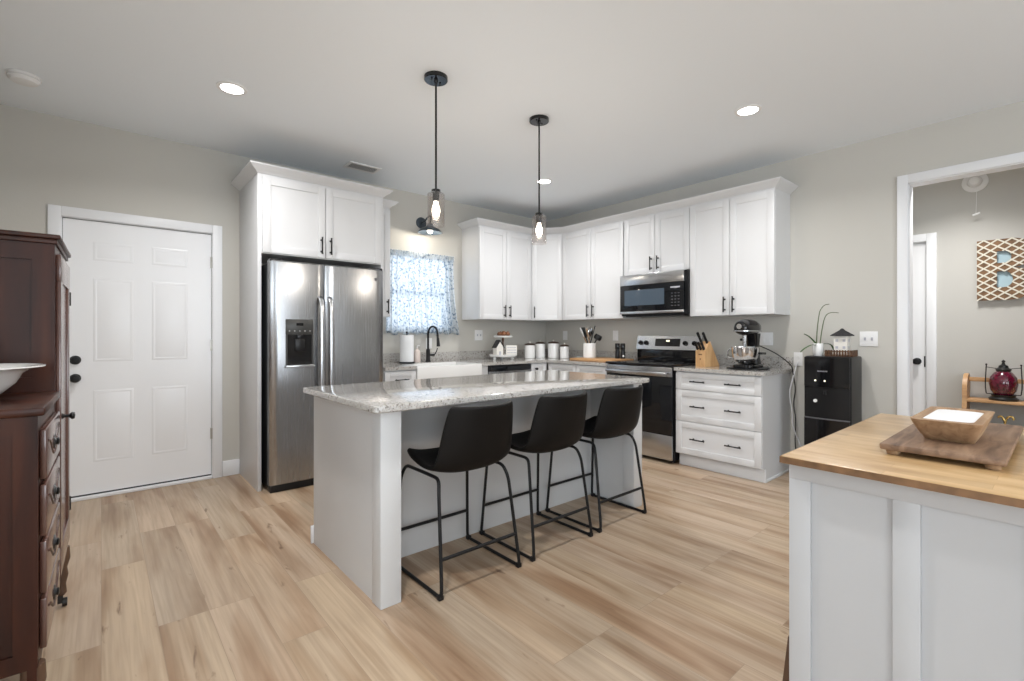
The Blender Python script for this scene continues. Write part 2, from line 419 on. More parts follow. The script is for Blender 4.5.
mb = MB().box(-4.1, -4.0, -3.6, -1.9, 0, ZC).box(-4.1, -4.0, .1, 4.8, 0, ZC).box(-4.1, -4.0, -1.9, .1, 0, .55).box(-4.1, -4.0, -1.9, .1, 2.35, ZC)
struct('wall_living', mb, 'wall_paint', 'greige living room wall left of the camera with large window', 'wall')
mb = MB().box(-4.0, -3.2, -3.6, -3.5, 0, ZC).box(-1.2, .6, -3.6, -3.5, 0, ZC).box(2.6, 6.0, -3.6, -3.5, 0, ZC)
for a in (-3.2, .6): mb.box(a, a+2, -3.6, -3.5, 0, .55).box(a, a+2, -3.6, -3.5, 2.35, ZC)
struct('wall_front', mb, 'wall_paint', 'greige wall behind the camera with two large windows', 'wall')
mb = MB().box(5.75, 5.9, -3.5, .84, 0, ZC).box(5.75, 5.9, 1.66, YA, 0, ZC).box(5.75, 5.9, .84, 1.66, 2.06, ZC)
struct('wall_hall', mb, 'hall_paint', 'pale grey hall wall seen through the cased opening', 'wall')
struct('wall_hall_end', MB().box(XB+.12, 5.75, 2.2, 2.3, 0, ZC), 'hall_paint', 'pale grey end wall of the hall', 'wall')
# casings
def casing_x(mb, x0, x1, z, w, y, t):                  # around an opening in a wall facing -Y
    mb.box(x0-w, x0, y-t, y, 0, z+w, .003).box(x1, x1+w, y-t, y, 0, z+w, .003).box(x0, x1, y-t, y, z, z+w, .003)
mb = MB(); casing_x(mb, DX0+.008, DX1-.008, DZ-.008, .07, YA-.0005, .018)
mb.box(DX0, DX0+.012, YA, YA+.12, 0, DZ).box(DX1-.012, DX1, YA, YA+.12, 0, DZ).box(DX0, DX1, YA, YA+.12, DZ-.012, DZ)
struct('trim_1', mb, 'white_trim', 'white casing around the six-panel entry door', 'door casing')
struct('trim_2', MB().box(DX0+.012, DX1-.012, YA-.02, YA+.13, 0, .022, .004), 'white_trim', 'white threshold under the entry door', 'threshold')
mb = MB(); t = .018; xx = XB-.0005; w_ = .066
mb.box(xx-t, xx, OY1-.006, OY1-.006+w_, 0, OZ-.006+w_, .003).box(xx-t, xx, OY0+.006-w_, OY0+.006, 0, OZ-.006+w_, .003)
mb.box(xx-t, xx, OY0+.006, OY1-.006, OZ-.006, OZ-.006+w_, .003)
mb.box(xx, XB+.12, OY1-.012, OY1, 0, OZ).box(xx, XB+.12, OY0, OY0+.012, 0, OZ).box(xx, XB+.12, OY0, OY1, OZ-.012, OZ)
struct('trim_3', mb, 'white_trim', 'wide white casing and jamb of the hall opening', 'door casing')
mb = MB().box(5.732, 5.7495, .775, .845, 0, 2.125, .003).box(5.732, 5.7495, 1.655, 1.73, 0, 2.125, .003).box(5.732, 5.7495, .845, 1.655, 2.055, 2.125, .003)
mb.box(5.75, 5.84, .8405, .852, 0, 2.06).box(5.75, 5.84, 1.648, 1.6595, 0, 2.06).box(5.75, 5.84, .852, 1.648, 2.048, 2.06)
struct('trim_4', mb, 'white_trim', 'white casing of the narrow hall door', 'door casing')
bh = .13
struct('baseboard_back', MB().box(DX1+.064, .904, YA-.015, YA-.0005, 0, bh, .004), 'white_trim', 'white baseboard between entry door and fridge panel', 'baseboard')
struct('baseboard_right', MB().box(XB-.015, XB-.0005, OY1+.062, 1.59, 0, bh, .004), 'white_trim', 'white baseboard behind the water cooler', 'baseboard')
struct('baseboard_hall', MB().box(5.735, 5.7495, -3.4, .773, 0, bh, .004), 'white_trim', 'white baseboard along the hall wall', 'baseboard')

# ---- entry door: six raised panels
def panel_door(mb, x0, x1, z0, z1, yf, th, rows, cols):
    mb.box(x0, x1, yf, yf+th, z0, z1)
    for a, b in rows:
        for c, d in cols:
            # moulding ring sunk, then a raised field, all on the one leaf
            mb.loft([[(c, yf, a), (d, yf, a), (d, yf, b), (c, yf, b)],
                     [(c+.010, yf-.0028, a+.010), (d-.010, yf-.0028, a+.010), (d-.010, yf-.0028, b-.010), (c+.010, yf-.0028, b-.010)],
                     [(c+.014, yf-.0028, a+.014), (d-.014, yf-.0028, a+.014), (d-.014, yf-.0028, b-.014), (c+.014, yf-.0028, b-.014)],
                     [(c+.022, yf-.0008, a+.022), (d-.022, yf-.0008, a+.022), (d-.022, yf-.0008, b-.022), (c+.022, yf-.0008, b-.022)],
                     [(c+.045, yf-.005, a+.045), (d-.045, yf-.005, a+.045), (d-.045, yf-.005, b-.045), (c+.045, yf-.005, b-.045)]])
door = struct('door_1', MB(), 'door_paint', 'white six-panel entry door with black knob and deadbolt', 'door')
mb = MB(); yd = YA+.012
panel_door(mb, DX0+.0145, DX1-.0145, .034, DZ-.016, yd, .04, ((.26, .79), (1.0, 1.615), (1.745, 1.885)), ((-.045, .19), (.30, .535)))
door_leaf = mb.done('door_1', sharp=20); door.data = door_leaf; door_leaf.materials.append(M['door_paint'])
part('gap_shade', MB().box(DX0+.012, DX0+.0145, yd+.002, yd+.03, .024, DZ-.013).box(DX1-.0145, DX1-.012, yd+.002, yd+.03, .024, DZ-.013).box(DX0+.012, DX1-.012, yd+.002, yd+.03, DZ-.016, DZ-.0125).box(DX0+.012, DX1-.012, yd+.004, yd+.03, .022, .034), 'shadow_gap', door)  # dark strips in the door gap, standing in for its shade
for nm, z in (('deadbolt', 1.016), ('door_knob', .884)):
    mb = MB(); q = Vector((0, -1, 0)).to_track_quat('Z', 'Y').to_matrix()
    if nm == 'deadbolt': mb.lathe([(0, 0), (.032, 0), (.032, .008), (.026, .014), (.024, .026), (.0, .028)], (-.142, yd, z), q=q)
    else: mb.lathe([(0, 0), (.032, 0), (.031, .007), (.014, .012), (.012, .028), (.024, .036), (.029, .05), (.024, .062), (0, .066)], (-.142, yd, z), q=q)
    part(nm, mb, 'black_metal', door, 'black '+nm.replace('_', ' '))
for z in (1.80, 1.11, .375):
    part('hinge', MB().cyl((DX1-.012, YA-.004, z-.045), (DX1-.012, YA-.004, z+.045), .006, seg=10).box(DX1-.022, DX1-.012, YA-.001, yd-.0002, z-.045, z+.045), 'satin_nickel', door, 'nickel hinge')
# ---- hall door
d2 = struct('door_2', MB().box(5.765, 5.80, .855, 1.645, .01, 2.045), 'door_paint', 'white hall door with black knob beside the letter', 'door')
q = Vector((-1, 0, 0)).to_track_quat('Z', 'Y').to_matrix()
part('door_knob', MB().lathe([(0, 0), (.032, 0), (.031, .007), (.014, .012), (.012, .028), (.024, .036), (.029, .05), (.024, .062), (0, .066)], (5.765, .915, .95), q=q), 'black_metal', d2, 'black door knob')
part('latch_plate', MB().box(5.762, 5.7655, .856, .866, .90, 1.0), 'black_metal', d2)

# ---- window and curtain
mb = MB()
for a, b, c, d in ((WX0, WX1, WZ0, WZ0+.04), (WX0, WX1, WZ1-.04, WZ1), (WX0, WX1, 1.635, 1.68)): mb.box(a+.04, b-.04, YA+.05, YA+.10, c, d)
mb.box(WX0, WX0+.04, YA+.05, YA+.10, WZ0, WZ1).box(WX1-.04, WX1, YA+.05, YA+.10, WZ0, WZ1)
win = struct('window_1', mb, 'white_trim', 'white double-hung window behind the blue curtain over the sink', 'window')
part('pane', MB().box(WX0+.04, WX1-.04, YA+.072, YA+.076, WZ0+.04, 1.635).box(WX0+.04, WX1-.04, YA+.072, YA+.076, 1.68, WZ1-.04), 'window_pane', win)
cur = thing('window_curtain', 'sheer blue and white patterned curtain gathered over the sink window', 'curtain', (2.66, YA-.05, 1.21))
mb = MB(); NXg, NZg = 150, 26
grid = []
for j in range(NZg+1):
    v = j/NZg; row = []
    xl = 2.255-.015*(1-v); xr = 3.07+.09*(1-v)**2.2
    for i in range(NXg+1):
        u = i/NXg; x = xl+(xr-xl)*u
        amp = .015+.010*(1-v)
        y = YA-.055+amp*math.sin(u*2*PI*13+1.3*math.sin(u*9))+.006*math.sin(u*2*PI*37+v*2)
        z = 1.205+.875*v+.012*math.sin(u*2*PI*7)*(1-v)
        row.append(mb.bm.verts.new((x, y, z)))
    grid.append(row)
for j in range(NZg):
    for i in range(NXg): mb.bm.faces.new((grid[j][i], grid[j][i+1], grid[j+1][i+1], grid[j+1][i]))
cm = part('drape', mb, 'curtain', cur, sharp=80)
so = cm.modifiers.new('thick', 'SOLIDIFY'); so.thickness = .0012
mb = MB(); rings = []
for k in range(121):
    u = k/120; x = 2.245+.83*u; yy = YA-.05+.006*math.sin(u*2*PI*28)
    rings.append([(x, yy-.012, 2.03), (x, yy+.010, 2.03), (x, yy+.012, 2.092), (x, yy-.014, 2.092)])
mb.loft(rings); part('gathered_header', mb, 'curtain', cur)
part('rod', MB().cyl((2.235, YA-.05, 2.06), (3.085, YA-.05, 2.06), .007, seg=10).cyl((2.24, YA-.05, 2.06), (2.24, YA-.0005, 2.06), .005, seg=8).cyl((3.08, YA-.05, 2.06), (3.08, YA-.0005, 2.06), .005, seg=8), 'white_plastic', cur)

# ================================================================== CABINET KIT
GAP = .0025
def shaker(mb, O, u, n, a, b, z0, z1, rail=.057, th=.019, rec=.008):
    a += GAP; b -= GAP; z0 += GAP; z1 -= GAP; r = min(rail, (z1-z0)*.3)
    mb.obox(O, u, n, (a, a+rail), (.0005, th), (z0, z1), .0015).obox(O, u, n, (b-rail, b), (.0005, th), (z0, z1), .0015)
    mb.obox(O, u, n, (a+rail, b-rail), (.0005, th), (z0, z0+r), .0015).obox(O, u, n, (a+rail, b-rail), (.0005, th), (z1-r, z1), .0015)
    mb.obox(O, u, n, (a+rail-.002, b-rail+.002), (.0005, th-rec), (z0+r-.002, z1-r+.002))
def pull(O, u, n, a, z, L=.13, vertical=True, th=.019):
    mb = MB(); O = Vector(O); u = Vector(u).normalized(); n = Vector(n).normalized(); Z = Vector((0, 0, 1))
    c = O+u*a+Z*z; d = Z if vertical else u
    mb.cyl(c-d*L/2+n*(th+.03), c+d*L/2+n*(th+.03), .006, seg=12)
    for s in (-1, 1):
        mb.cyl(c+d*s*L*.36+n*th, c+d*s*L*.36+n*(th+.03), .005, seg=10)
        mb.cyl(c+d*s*L*.36+n*th, c+d*s*L*.36+n*(th+.004), .008, seg=10)
        mb.cyl(c+d*s*L*.5+n*(th+.03), c+d*(s*L*.5+s*.004)+n*(th+.03), .0075, seg=12)
    return mb
def cabinet(name, label, O, u, n, w, depth, z0, z1, doors=(), drawers=(), extra=None, m='cabinet_white', group=None, toe=0):
    """doors: (a, b, z0, z1, handle_a or None, handle_z); drawers: (a, b, z0, z1, [handle a])"""
    base = Vector(O)+Vector(u).normalized()*w/2; t = thing(name, label, 'cabinet', (base.x, base.y, z0 if not toe else 0), group=group)
    mb = MB().obox(O, u, n, (0, w), (-depth, 0), (z0, z1))
    if toe: mb.obox(O, u, n, (0, w), (-depth, -.065), (0, z0))
    if extra: extra(mb)
    part('body', mb, m, t)
    for a, b, c, d, ha, hz in doors:
        mb = MB(); shaker(mb, O, u, n, a, b, c, d); dr = part('door', mb, m, t)
        if ha is not None: part('handle', pull(O, u, n, ha, hz), 'black_metal', dr, 'black bar handle')
    for a, b, c, d, hs in drawers:
        mb = MB(); shaker(mb, O, u, n, a, b, c, d, rail=.05); dr = part('drawer', mb, m, t)
        for h in hs: part('handle', pull(O, u, n, h, (c+d)/2, vertical=False), 'black_metal', dr, 'black bar handle')
    return t
UZ0, UZ1 = 1.372, 2.435; BX = XB-.33; AY = YA-.33
e = .0008
# right wall uppers (u runs -Y, seen left to right); front plane x=BX
def yb(y): return (BX, y, 0)
cabinet('upper_cabinet', 'white two-door wall cabinet between corner and microwave', yb(4.03), NY, NX, .90-e, .33-e, UZ0, UZ1,
        doors=((0, .45, UZ0, UZ1-.02, .41, 1.47), (.45, .90, UZ0, UZ1-.02, .49, 1.47)), group='white wall cabinets')
cabinet('upper_cabinet', 'short white two-door wall cabinet above the microwave', yb(3.13), NY, NX, .77-e, .33-e, 1.825, UZ1,
        doors=((.012, .39, 1.825, UZ1-.02, .35, 1.925), (.39, .768, 1.825, UZ1-.02, .43, 1.925)), group='white wall cabinets')
cabinet('upper_cabinet', 'white two-door wall cabinet at free end above the stand mixer', yb(2.36), NY, NX, .76, .33-e, UZ0, UZ1,
        doors=((0, .38, UZ0, UZ1-.02, .34, 1.47), (.38, .76, UZ0, UZ1-.02, .42, 1.47)), group='white wall cabinets')
# corner cabinet, diagonal face
P1 = Vector((4.03, AY, 0)); P2 = Vector((BX, 4.03, 0)); ud = (P2-P1); wd = ud.length; nd = Vector((ud.y, -ud.x, 0)).normalized()
t = thing('corner_cabinet', 'white diagonal one-door wall cabinet in the corner', 'cabinet', (4.4, 4.4, UZ0), group='white wall cabinets')
mb = MB().prism([(4.03+e, AY), (BX, 4.03+e), (XB-e, 4.03+e), (XB-e, YA-e), (4.03+e, YA-e)], UZ0, UZ1); part('body', mb, 'cabinet_white', t)
mb = MB(); shaker(mb, P1, ud, nd, .012, wd-.012, UZ0, UZ1-.02); dr = part('door', mb, 'cabinet_white', t)
part('handle', pull(P1, ud, nd, .05, 1.47), 'black_metal', dr, 'black bar handle')
# back wall uppers
cabinet('upper_cabinet', 'white two-door wall cabinet right of the sink window', (3.225, AY, 0), X, NY, .805-e, .33-e, UZ0, UZ1,
        doors=((0, .40, UZ0, UZ1-.02, .36, 1.47), (.40, .80, UZ0, UZ1-.02, .44, 1.47)), group='white wall cabinets')
cabinet('upper_cabinet', 'narrow white wall cabinet between fridge surround and window', (1.952, AY, 0), X, NY, .19, .33-e, UZ0, UZ1,
        doors=((0, .19, UZ0, UZ1-.02, .155, 1.47),), group='white wall cabinets')
# crown moulding
CR = [(0, 2.4355), (.004, 2.4355), (.012, 2.443), (.020, 2.452), (.045, 2.468), (.058, 2.482), (.066, 2.488), (.066, 2.498), (0, 2.498)]
solo('crown_molding', MB().sweep([(3.226, YA-.002), (3.226, AY+.002), (4.03, AY+.002), (BX+.002, 4.03), (BX+.002, 1.602), (XB-.002, 1.602)][::-1], [(-o, z) for o, z in CR]), 'cabinet_white',
     'white crown moulding along the tops of the corner wall cabinets', 'crown moulding')
solo('crown_molding', MB().sweep([(1.999, AY+.002), (2.14, AY+.002), (2.14, YA-.002)][::-1], [(-o, z) for o, z in CR]), 'cabinet_white',
     'short white crown moulding left of the window above narrow cabinet', 'crown moulding')
# fridge surround
FX0, FX1, FY = .905, 1.930, 4.03
t = thing('fridge_surround', 'tall white two-door cabinet and side panels framing the refrigerator', 'cabinet', (1.425, FY, 0))
part('side_panel', MB().box(FX0, FX0+.026, FY, YA-e, 0, 2.435, .001), 'cabinet_white', t)
part('side_panel', MB().box(FX1-.022, FX1, FY, YA-e, 0, 2.435, .001), 'cabinet_white', t)
part('body', MB().box(FX0+.026, FX1-.022, FY, YA-e, 1.825, 2.435), 'cabinet_white', t)
O = (FX0, FY, 0)
for a, b, h in ((.03, .507, .470), (.507, 1.0, .545)):
    mb = MB(); shaker(mb, O, X, NY, a, b, 1.83, 2.415); dr = part('door', mb, 'cabinet_white', t)
    part('handle', pull(O, X, NY, h, 1.93), 'black_metal', dr, 'black bar handle')
part('crown', MB().sweep([(FX0+.002, YA-.002), (FX0+.002, FY-.0), (FX1-.002, FY), (FX1-.002, YA-.002)][::-1], [(-o, z) for o, z in CR]), 'cabinet_white', t)
# filler edge under crown is part of the surround

# ================================================================== REFRIGERATOR
fx0, fx1, fy, ft = .957, 1.873, 3.90, 1.765
t = thing('refrigerator', 'stainless steel side-by-side refrigerator with black water dispenser', 'refrigerator', (1.415, 4.2, 0))
part('body', MB().box(fx0+.004, fx1-.004, fy+.075, 4.62, .03, 1.745, .004), 'steel_side', t, 'dark grey side walls')
part('toe_grille', MB().box(fx0+.01, fx1-.01, fy+.02, fy+.12, 0.0, .055, .004), 'black_plastic', t)
def fdoor(a, b, z0, z1):
    mb = MB(); rings = []
    for z, ins in ((z0, .006), (z0+.008, 0), (z1-.012, 0), (z1, .010)):
        ring = []
        N = 14
        for i in range(N+1):
            k = i/N; x = a+(b-a)*k
            edge = min(k, 1-k)*(b-a); rr = .014
            y = fy - .006*math.sin(PI*k)+(rr-math.sqrt(max(0, rr*rr-(rr-min(edge, rr))**2)))+ins
            ring.append((x, y, z))
        ring += [(b, fy+.07, z), (a, fy+.07, z)]
        rings.append(ring)
    return mb.loft(rings)
gapx = 1.366
dl = part('freezer_door', fdoor(fx0, gapx-.003, .06, ft), 'steel', t)
drr = part('fridge_door', fdoor(gapx+.003, fx1, .06, ft), 'steel', t)
for pr, hx in ((dl, gapx-.040), (drr, gapx+.036)):
    mb = MB()
    pts = [(hx, fy-.004, 1.50), (hx, fy-.045, 1.47), (hx, fy-.058, 1.35), (hx, fy-.062, 1.0), (hx, fy-.058, .62), (hx, fy-.045, .47), (hx, fy-.004, .44)]
    rings = []
    P = [Vector(p) for p in pts]
    for _ in range(2):
        Q = [P[0]]
        for A, B in zip(P, P[1:]): Q += [A*.75+B*.25, A*.25+B*.75]
        P = Q+[P[-1]]
    for i, p in enumerate(P):
        d = (P[min(i+1, len(P)-1)]-P[max(i-1, 0)]).normalized(); nn = Vector((1, 0, 0)).cross(d)
        ring = []
        for k in range(12):
            a = 2*PI*k/12; ring.append(p+Vector((1, 0, 0))*math.cos(a)*.019+nn*math.sin(a)*.008)
        rings.append(ring)
    part('handle', mb.loft(rings), 'silver_steel', pr, 'long curved steel handle')
# dispenser on freezer door
dx0, dx1, dz0, dz1 = 1.068, 1.272, .955, 1.318
yy = fy-.0075
part('dispenser_frame', MB().box(dx0, dx1, yy-.006, yy+.004, 1.20, dz1, .002).box(dx0, dx0+.012, yy-.005, yy+.004, dz0, 1.2).box(dx1-.012, dx1, yy-.005, yy+.004, dz0, 1.2), 'dispenser_panel', dl, 'dark control panel of the dispenser')
part('dispenser_cavity', MB().box(dx0+.012, dx1-.012, yy-.002, yy+.003, dz0+.01, 1.20), 'black_gloss', dl)
part('dispenser_paddle', MB().box(1.135, 1.205, yy-.012, yy-.002, 1.07, 1.165, .003).box(1.15, 1.19, yy-.016, yy-.002, 1.165, 1.20, .003), 'black_plastic', dl)
part('dispenser_display', MB().box(1.145, 1.195, yy-.0075, yy-.006, 1.268, 1.288), 'black_gloss', dl)
for i in range(5): part('button', MB().box(1.09+i*.038, 1.097+i*.038, yy-.0075, yy-.006, 1.225, 1.23), 'text_white', dl)
part('drip_tray', MB().box(dx0-.006, dx1+.006, yy-.03, yy+.003, dz0-.008, dz0+.008, .003), 'silver_steel', dl, 'bright steel drip tray')
q = Vector((0, -1, 0)).to_track_quat('Z', 'Y').to_matrix()
part('badge', MB().lathe([(0, 0), (.014, 0), (.013, .003), (0, .003)], (1.80, fy-.004, 1.675), q=q), 'grey_plastic', drr, 'small round grey maker badge')
for x in (fx0+.05, fx1-.05):
    part('hinge_cover', MB().box(x-.045, x+.045, fy+.01, fy+.12, ft-.018, ft+.012, .006), 'black_plastic', t)

# ================================================================== BASE CABINETS, COUNTERS
BZ = .868; CT = .900
AF = YA-.61; BF = XB-.59
def ax(x): return (x, AF, 0)
tz = .10
cabinet('base_cabinet', 'narrow white base cabinet between refrigerator and sink', ax(1.947), X, NY, .32, .61-e, tz, BZ, doors=((0, .32, tz, .70, .28, .6),), drawers=((0, .32, .70, BZ-.01, [.16]),), toe=1)
cabinet('sink_cabinet', 'white base cabinet under the apron-front sink', ax(2.268), X, NY, .78, .61-e, tz, .64, doors=((0, .39, tz, .635, .35, .55), (.39, .78, tz, .635, .43, .55)), toe=1)
cabinet('filler_panel', 'narrow white panel between apron sink and dishwasher', ax(3.049), X, NY, .091, .61-e, tz, BZ, toe=1)
cabinet('base_cabinet', 'white base cabinet right of the dishwasher with small black pull', ax(3.757), X, NY, .27, .61-e, tz, BZ, doors=((0, .25, tz, .70, .05, .6),), drawers=((0, .25, .70, BZ-.01, []),), toe=1)
c_ = kids(bpy.data.objects['base_cabinet.001'])
dr = [o for o in c_ if o.name.startswith('drawer')][0]
part('knob', MB().lathe([(0, 0), (.008, 0), (.006, .014), (.015, .02), (.013, .03), (0, .032)], (3.83, AF-.019, .80), q=q), 'black_metal', dr, 'round black knob')
cabinet('base_cabinet', 'white base cabinet between corner and range', (BF, AF-.0225, 0), NY, NX, .90, .59-e, tz, BZ, doors=((.02, .45, tz, .70, .41, .6), (.45, .88, tz, .70, .49, .6)), drawers=((.02, .45, .70, BZ-.01, [.23]), (.45, .88, .70, BZ-.01, [.67])), toe=1)
dbase = thing('drawer_cabinet', 'white three-drawer base cabinet under the stand mixer', 'cabinet', (4.3, 1.98, 0))
O = (BF, 2.355, 0)
part('body', MB().obox(O, NY, NX, (0, .757), (-.59+e, 0), (.113, BZ)).obox(O, NY, NX, (.008, .757), (-.59+e, -.045), (0, .113)), 'cabinet_white', dbase)
part('shoe_molding', MB().box(BF+.035, BF+.045-.0004, 1.59, 2.347, 0, .10, .002).box(BF+.035, XB-.02, 1.588, 1.5975, 0, .02, .002), 'cabinet_white', dbase)
for a, b in ((.115, .413), (.413, .70), (.70, .858)):
    mb = MB(); shaker(mb, O, NY, NX, .0, .757, a, b, rail=.055); dr = part('drawer', mb, 'cabinet_white', dbase)
    for h in (.222, .535): part('handle', pull(O, NY, NX, h, (a+b)/2, L=.125, vertical=False), 'black_metal', dr, 'black bar handle')
# dishwasher
t = thing('dishwasher', 'stainless dishwasher with dark control strip under back counter', 'dishwasher', (3.45, 4.3, 0))
part('body', MB().box(3.144, 3.752, AF+.01, YA-.05, .01, BZ-.003), 'dark_grey', t)
part('door', MB().box(3.146, 3.750, AF-.035, AF+.0095, .12, .80, .004), 'steel', t)
part('control_strip', MB().box(3.146, 3.750, AF-.03, AF+.0095, .802, BZ-.005, .003), 'dark_glass', t)
part('handle', MB().cyl((3.20, AF-.075, .77), (3.70, AF-.075, .77), .011).cyl((3.22, AF-.075, .77), (3.22, AF-.035, .77), .008).cyl((3.68, AF-.075, .77), (3.68, AF-.035, .77), .008), 'silver_steel', t)
# apron sink
t = thing('farmhouse_sink', 'white apron-front sink below the curtained window', 'sink', (2.66, 4.27, .64))
sx0, sx1, sy0, sy1 = 2.275, 3.043, AF-.03, 4.50
part('basin', MB().box(sx0, sx1, sy0, sy0+.03, .642, .893, .008).box(sx0, sx1, sy1-.03, sy1, .642, .893, .006).box(sx0, sx0+.03, sy0+.029, sy1-.029, .642, .893, .004).box(sx1-.03, sx1, sy0+.029, sy1-.029, .642, .893, .004).box(sx0+.02, sx1-.02, sy0+.02, sy1-.02, .642, .67), 'white_ceramic', t)
part('drain', MB().lathe([(0, .6705), (.045, .6705), (.045, .675), (.02, .672), (0, .672)], (2.66, 4.28, 0)), 'chrome', t)
# counters
t = thing('granite_countertop', 'speckled granite countertop running around the corner with low backsplash', 'countertop', (3.3, 4.4, BZ))
z0, z1 = BZ+.001, CT
def slab(mb, poly): mb.prism(poly, z0, z1)
mb = MB()
cf = AF-.03
slab(mb, [(1.947, cf), (2.262, cf), (2.272, cf+.012), (2.272, YA-.002), (1.947, YA-.002)])
slab(mb, [(2.272, 4.502), (3.046, 4.502), (3.046, YA-.002), (2.272, YA-.002)])
slab(mb, [(3.046, cf), (BF-.035, cf), (BF-.035, 3.129), (XB-.002, 3.129), (XB-.002, YA-.002), (3.046, YA-.002)])
bmesh.ops.remove_doubles(mb.bm, verts=mb.bm.verts, dist=.0001)
part('slab', mb, 'granite', t)
part('backsplash', MB().box(1.947, XB-.002, YA-.022, YA-.001, CT, CT+.10, .002).box(XB-.022, XB-.001, 3.129, YA-.022, CT, CT+.10, .002), 'granite', t)
t = thing('granite_countertop', 'short granite countertop with rounded corner on the drawer cabinet', 'countertop', (4.3, 1.96, BZ))
rr = .03; poly = [(XB-.002, 2.357), (BF-.045, 2.357)]
for k in range(7):
    a = PI+PI/2*k/6; poly.append((BF-.045+rr+rr*math.cos(a), 1.572+rr+rr*math.sin(a)))
poly.append((XB-.002, 1.572))
part('slab', MB().prism(poly, z0, z1), 'granite', t)
part('backsplash', MB().box(XB-.022, XB-.001, 1.575, 2.355, CT, CT+.10, .002), 'granite', t)

# ================================================================== RANGE
ry0, ry1, rx = 2.368, 3.122, 3.995
t = thing('electric_range', 'stainless range with black glass cooktop and oven door', 'range', (4.28, 2.745, 0))
part('body', MB().box(rx+.01, 4.60, ry0, ry1, .03, .898), 'black_satin', t, 'black side walls')
for y_ in (ry0+.05, ry1-.05):
    for x_ in (rx+.08, 4.55): part('foot', MB().cyl((x_, y_, 0), (x_, y_, .03), .02), 'black_plastic', t)
part('cooktop', MB().box(rx-.035, 4.52, ry0-.002, ry1+.002, .900, .921, .006), 'black_gloss', t)
ck = [c for c in kids(t) if c.name.startswith('cooktop')][0]
for cx, cy, r in ((4.12, 2.56, .10), (4.12, 2.93, .085), (4.36, 2.56, .075), (4.36, 2.93, .10)):
    part('burner_ring', MB().lathe([(r, .9212), (r+.003, .9212), (r+.003, .9216), (r, .9216), (r, .9212)], (cx, cy, 0), 32), 'grey_plastic', ck)
dz = .262
od = part('oven_door', MB().box(rx-.02, rx+.0095, ry0+.004, ry1-.004, dz+.004, .805, .003), 'dark_glass', t, 'black glass oven door')
part('door_frame', MB().box(rx-.024, rx-.004, ry0+.004, ry1-.004, .806, .893, .003), 'steel_horizontal', od, 'stainless top strip')
part('handle', MB().box(rx-.082, rx-.058, ry0+.03, ry1-.03, .822, .85, .008).box(rx-.06, rx-.024, ry0+.06, ry0+.09, .825, .847, .004).box(rx-.06, rx-.024, ry1-.09, ry1-.06, .825, .847, .004), 'silver_steel', od)
part('storage_drawer', MB().box(rx-.02, rx+.0095, ry0+.004, ry1-.004, .035, dz, .004), 'steel_horizontal', t)
bgp = part('backguard', MB().box(4.522, 4.60, ry0, ry1, .898, 1.04, .003), 'black_gloss', t)
mb = MB().loft([[(4.50, ry0, 1.04), (4.50, ry1, 1.04), (4.53, ry1, 1.185), (4.53, ry0, 1.185)], [(4.60, ry0, 1.04), (4.60, ry1, 1.04), (4.60, ry1, 1.185), (4.60, ry0, 1.185)]])
cp = part('control_panel', mb, 'steel_horizontal', t)
def onpanel(z, o=0): k = (z-1.04)/.145; return 4.50+.03*k-o
mb = MB().loft([[(onpanel(1.075, .002), 2.60, 1.075), (onpanel(1.075, .002), 2.89, 1.075), (onpanel(1.155, .002), 2.89, 1.155), (onpanel(1.155, .002), 2.60, 1.155)],
                [(onpanel(1.075, -.01), 2.60, 1.075), (onpanel(1.075, -.01), 2.89, 1.075), (onpanel(1.155, -.01), 2.89, 1.155), (onpanel(1.155, -.01), 2.60, 1.155)]])
dp = part('display', mb, 'black_gloss', cp)
part('clock_digits', MB().box(onpanel(1.13, .0035), onpanel(1.13, .0015), 2.72, 2.76, 1.125, 1.14), 'led_dot', cp)
for y in (3.07, 3.0, 2.54, 2.44, ):
    part('knob', MB().cyl((onpanel(1.11), y, 1.11), (onpanel(1.11)-.012, y, 1.11), .024).cyl((onpanel(1.11)-.012, y, 1.11), (onpanel(1.11)-.03, y, 1.107), .019, .016), 'black_plastic', cp, 'black knob')

# ================================================================== MICROWAVE
my0, my1, mx, mz0, mz1 = 2.362, 3.128, 4.215, 1.395, 1.822
t = thing('over_range_microwave', 'stainless and black microwave mounted above the range', 'microwave', (4.4, 2.745, mz0))
part('body', MB().box(mx+.03, XB-e, my0, my1, mz0, mz1-.001), 'black_satin', t, 'black casing')
part('vent_panel', MB().box(mx, mx+.0295, my0+.028, my1, 1.712, mz1-.001, .003), 'steel_horizontal', t)
d_ = part('door', MB().box(mx+.002, mx+.0295, my0+.028, my1, mz0+.045, 1.711, .002), 'dark_glass', t)
part('door_window', MB().box(mx, mx+.0025, 2.60, 3.07, 1.50, 1.66), 'window_glass_micro', d_)
mb = MB()
for i in range(5):
    for j in range(3): mb.box(mx+.0005, mx+.0022, 2.435+j*.035, 2.452+j*.035, 1.48+i*.03, 1.486+i*.03)
part('keypad', mb, 'grey_plastic', d_)
part('clock_display', MB().box(mx, mx+.0022, 2.43, 2.53, 1.655, 1.668), 'text_grey', d_)
part('lower_trim', MB().box(mx-.004, mx+.0295, my0+.028, my1, mz0+.018, mz0+.044, .003), 'silver_steel', t)
part('underside_vent', MB().box(mx+.035, XB-.05, my0+.05, my1-.05, mz0-.012, mz0), 'black_plastic', t)

